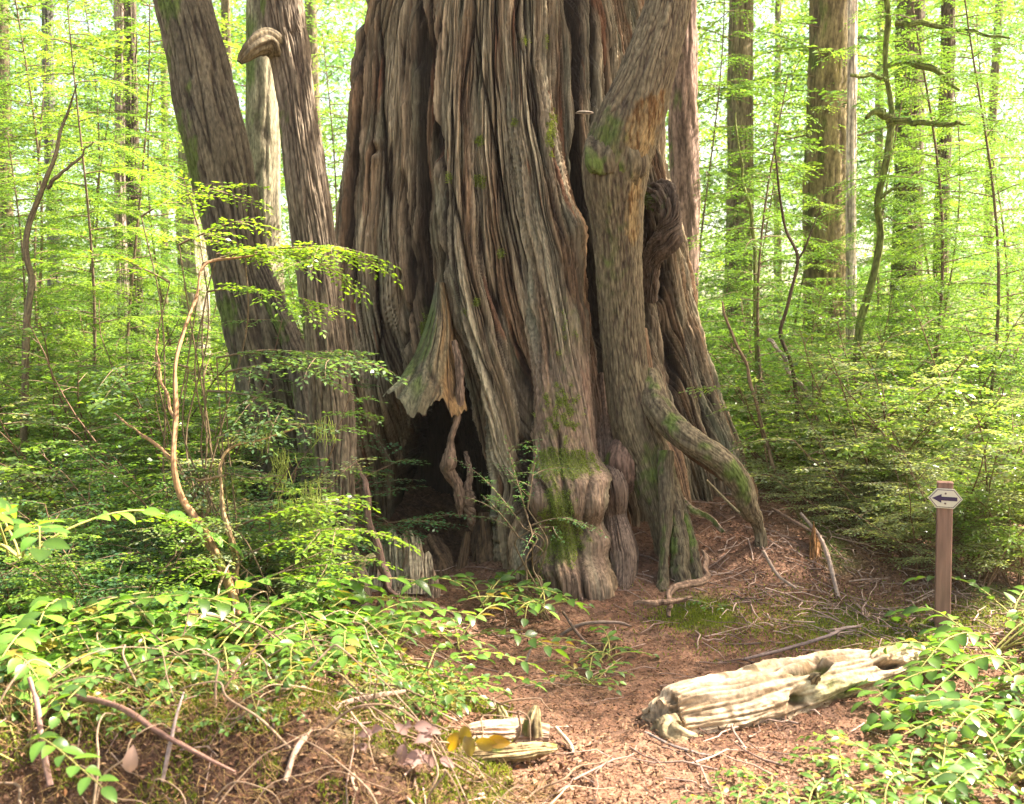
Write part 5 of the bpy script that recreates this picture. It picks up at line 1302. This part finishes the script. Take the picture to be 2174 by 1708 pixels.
# hanging lichen on the left shrub
A = Acc()
for (px, py, Yd) in [(470, 1000, 5.4), (600, 960, 5.5), (590, 1000, 5.5), (640, 1090, 5.3), (690, 900, 5.5), (610, 1060, 5.4), (865, 1270, 5.6), (560, 900, 5.6), (660, 1030, 5.3)]:
    c0 = P(px, py, Yd)
    for k in range(26):
        p = c0 + r.normal(0, 1, 3) * (.035, .03, .02); L = r.uniform(.05, .16)
        tube(A, [p, p + (r.normal(0, .01), 0, -L * .5), p + (r.normal(0, .02), 0, -L)], np.array((.0015, .0025, .0005)), 3, np.array((.24, .28, .07)))
tag(A.build('beard_lichen', M_MOSS), 'yellow green beard lichen trailing from twigs on the left', 'lichen', kind='stuff')

# ------------------------------------------------------------------ unseen crown clumps added above the frame to shade the trunk and the path
r = np.random.default_rng(120)
lv, tw = Acc(), Acc()
def shade(cx_, cy_, cz_, sx, sy, sz, n, zlo=6.2, zhi=8.6):
    """foliage clumps up the sun's line from a place that lies in shade"""
    for i in range(n):
        p = np.array((cx_ + r.uniform(-sx, sx), cy_ + r.uniform(-sy, sy), cz_ + r.uniform(-sz, sz)))
        t = (r.uniform(zlo, zhi) - p[2]) / SL.z
        q = p + np.array(SL) * t
        a = math.atan2(q[1] - 8.2, q[0] - .2) + r.normal(0, .6)
        spray(lv, tw, q - cedar_off, (math.cos(a), math.sin(a), -.1), r.uniform(.6, 1.0), r, .07, .03, .34, .075, G1, droop=.4, lsp=.035, thick=.008)
shade(.3, 7.15, 2.1, 1.4, .4, 1.6, 210)          # trunk front
shade(1.0, 7.5, 1.8, .45, .5, 1.4, 60)           # right flank
shade(1.0, 6.1, .2, .9, .5, .1, 60)             # path before the roots
shade(-.2, 5.7, .1, 1.0, .5, .1, 40)
shade(.5, 5.1, .1, .8, .35, .1, 34)
shade(-1.6, 6.0, .3, 1.0, .7, .3, 36)
shade(-1.5, 3.9, .3, .9, .6, .2, 26)
for k in range(14):      # added boughs that carry the shade clumps
    a = math.atan2(SL.y, SL.x) + r.uniform(-.8, .6); Lm = r.uniform(3.5, 6.5); z0 = r.uniform(5.2, 7.6)
    q = [np.array((.2 + math.cos(a) * Lm * t, 8.2 + math.sin(a) * Lm * t, z0 + .5 * t - .6 * t * t)) - cedar_off for t in np.linspace(0.05, 1, 7)]
    tube(tw, q, np.linspace(.07, .015, 7), 8, np.array((.2, .14, .1)), n=24)
lv.build('crown', M_NEEDLE, cedar); tw.build('shade_limbs', M_TWIG, cedar)  # foliage and boughs added out of view to cast shade

# ------------------------------------------------------------------ haze
hz_m, N_, L_ = new_mat('haze_air')
o_ = N_.new('ShaderNodeOutputMaterial'); v_ = N_.new('ShaderNodeVolumePrincipled')
v_.inputs['Color'].default_value = (1, .97, .9, 1); v_.inputs['Density'].default_value = .0005; v_.inputs['Anisotropy'].default_value = .2
L_.new(v_.outputs[0], o_.inputs['Volume'])
lo3, hi3 = (-60, -6, -2), (60, 60, 16)
vv = [(x, y, z) for z in (lo3[2], hi3[2]) for x, y in ((lo3[0], lo3[1]), (hi3[0], lo3[1]), (hi3[0], hi3[1]), (lo3[0], hi3[1]))]
me = bpy.data.meshes.new('haze'); me.from_pydata(vv, [], [(3, 2, 1, 0), (4, 5, 6, 7), (0, 1, 5, 4), (1, 2, 6, 5), (2, 3, 7, 6), (3, 0, 4, 7)]); me.materials.append(hz_m)
ho_ = bpy.data.objects.new('haze', me); COL.objects.link(ho_); tag(ho_, kind='stuff')
print('objects', len(bpy.data.objects))

ORD = ['first', 'second', 'third', 'fourth', 'fifth', 'sixth', 'seventh', 'eighth', 'ninth', 'tenth', 'eleventh', 'twelfth', 'thirteenth', 'fourteenth', 'fifteenth', 'sixteenth', 'seventeenth', 'eighteenth', 'nineteenth', 'twentieth']
def order_labels(group, what, rows_):
    it = [o for o in bpy.data.objects if o.get('group') == group]
    it.sort(key=lambda o: o.location.y)
    n = len(rows_); per = -(-len(it) // n)
    for k in range(n):
        row = sorted(it[k * per:(k + 1) * per], key=lambda o: o.location.x / o.location.y)
        for j, o in enumerate(row):
            o['label'] = '%s, %s from left in the %s' % (what, ORD[j], rows_[k])
order_labels('huckleberry shrubs in the right thicket', 'small leaved shrub in right thicket', ['nearest row', 'middle row', 'back row'])
order_labels('huckleberry shrubs in the left thicket', 'small leaved shrub in left thicket', ['nearer row', 'back row'])
order_labels('low shady shrubs at lower left', 'low dark shrub in lower left shade', ['nearer row', 'farther row'])
order_labels('pinkish dead leaves on the bank', 'pinkish curled dead leaf on brown bank', ['scatter'])
order_labels('ochre leaves of the hanging cluster', 'ochre dying leaf', ['hanging cluster'])
order_labels('young hemlocks right of the cedar', 'feathery young hemlock right of the cedar', ['nearer row', 'back row'])
order_labels('young hemlocks left of the trunks', 'feathery young hemlock left of the trunks', ['understory'])
order_labels('salal plants in the left foreground', 'broad leaved salal in left foreground', ['nearest row', 'second row', 'third row', 'farthest row'])
order_labels('salal plants in the lower right corner', 'broad leaved salal at lower right', ['nearer row', 'farther row'])
order_labels('slender distant conifers in the bright wood', 'slender distant conifer in bright wood', ['far background'])
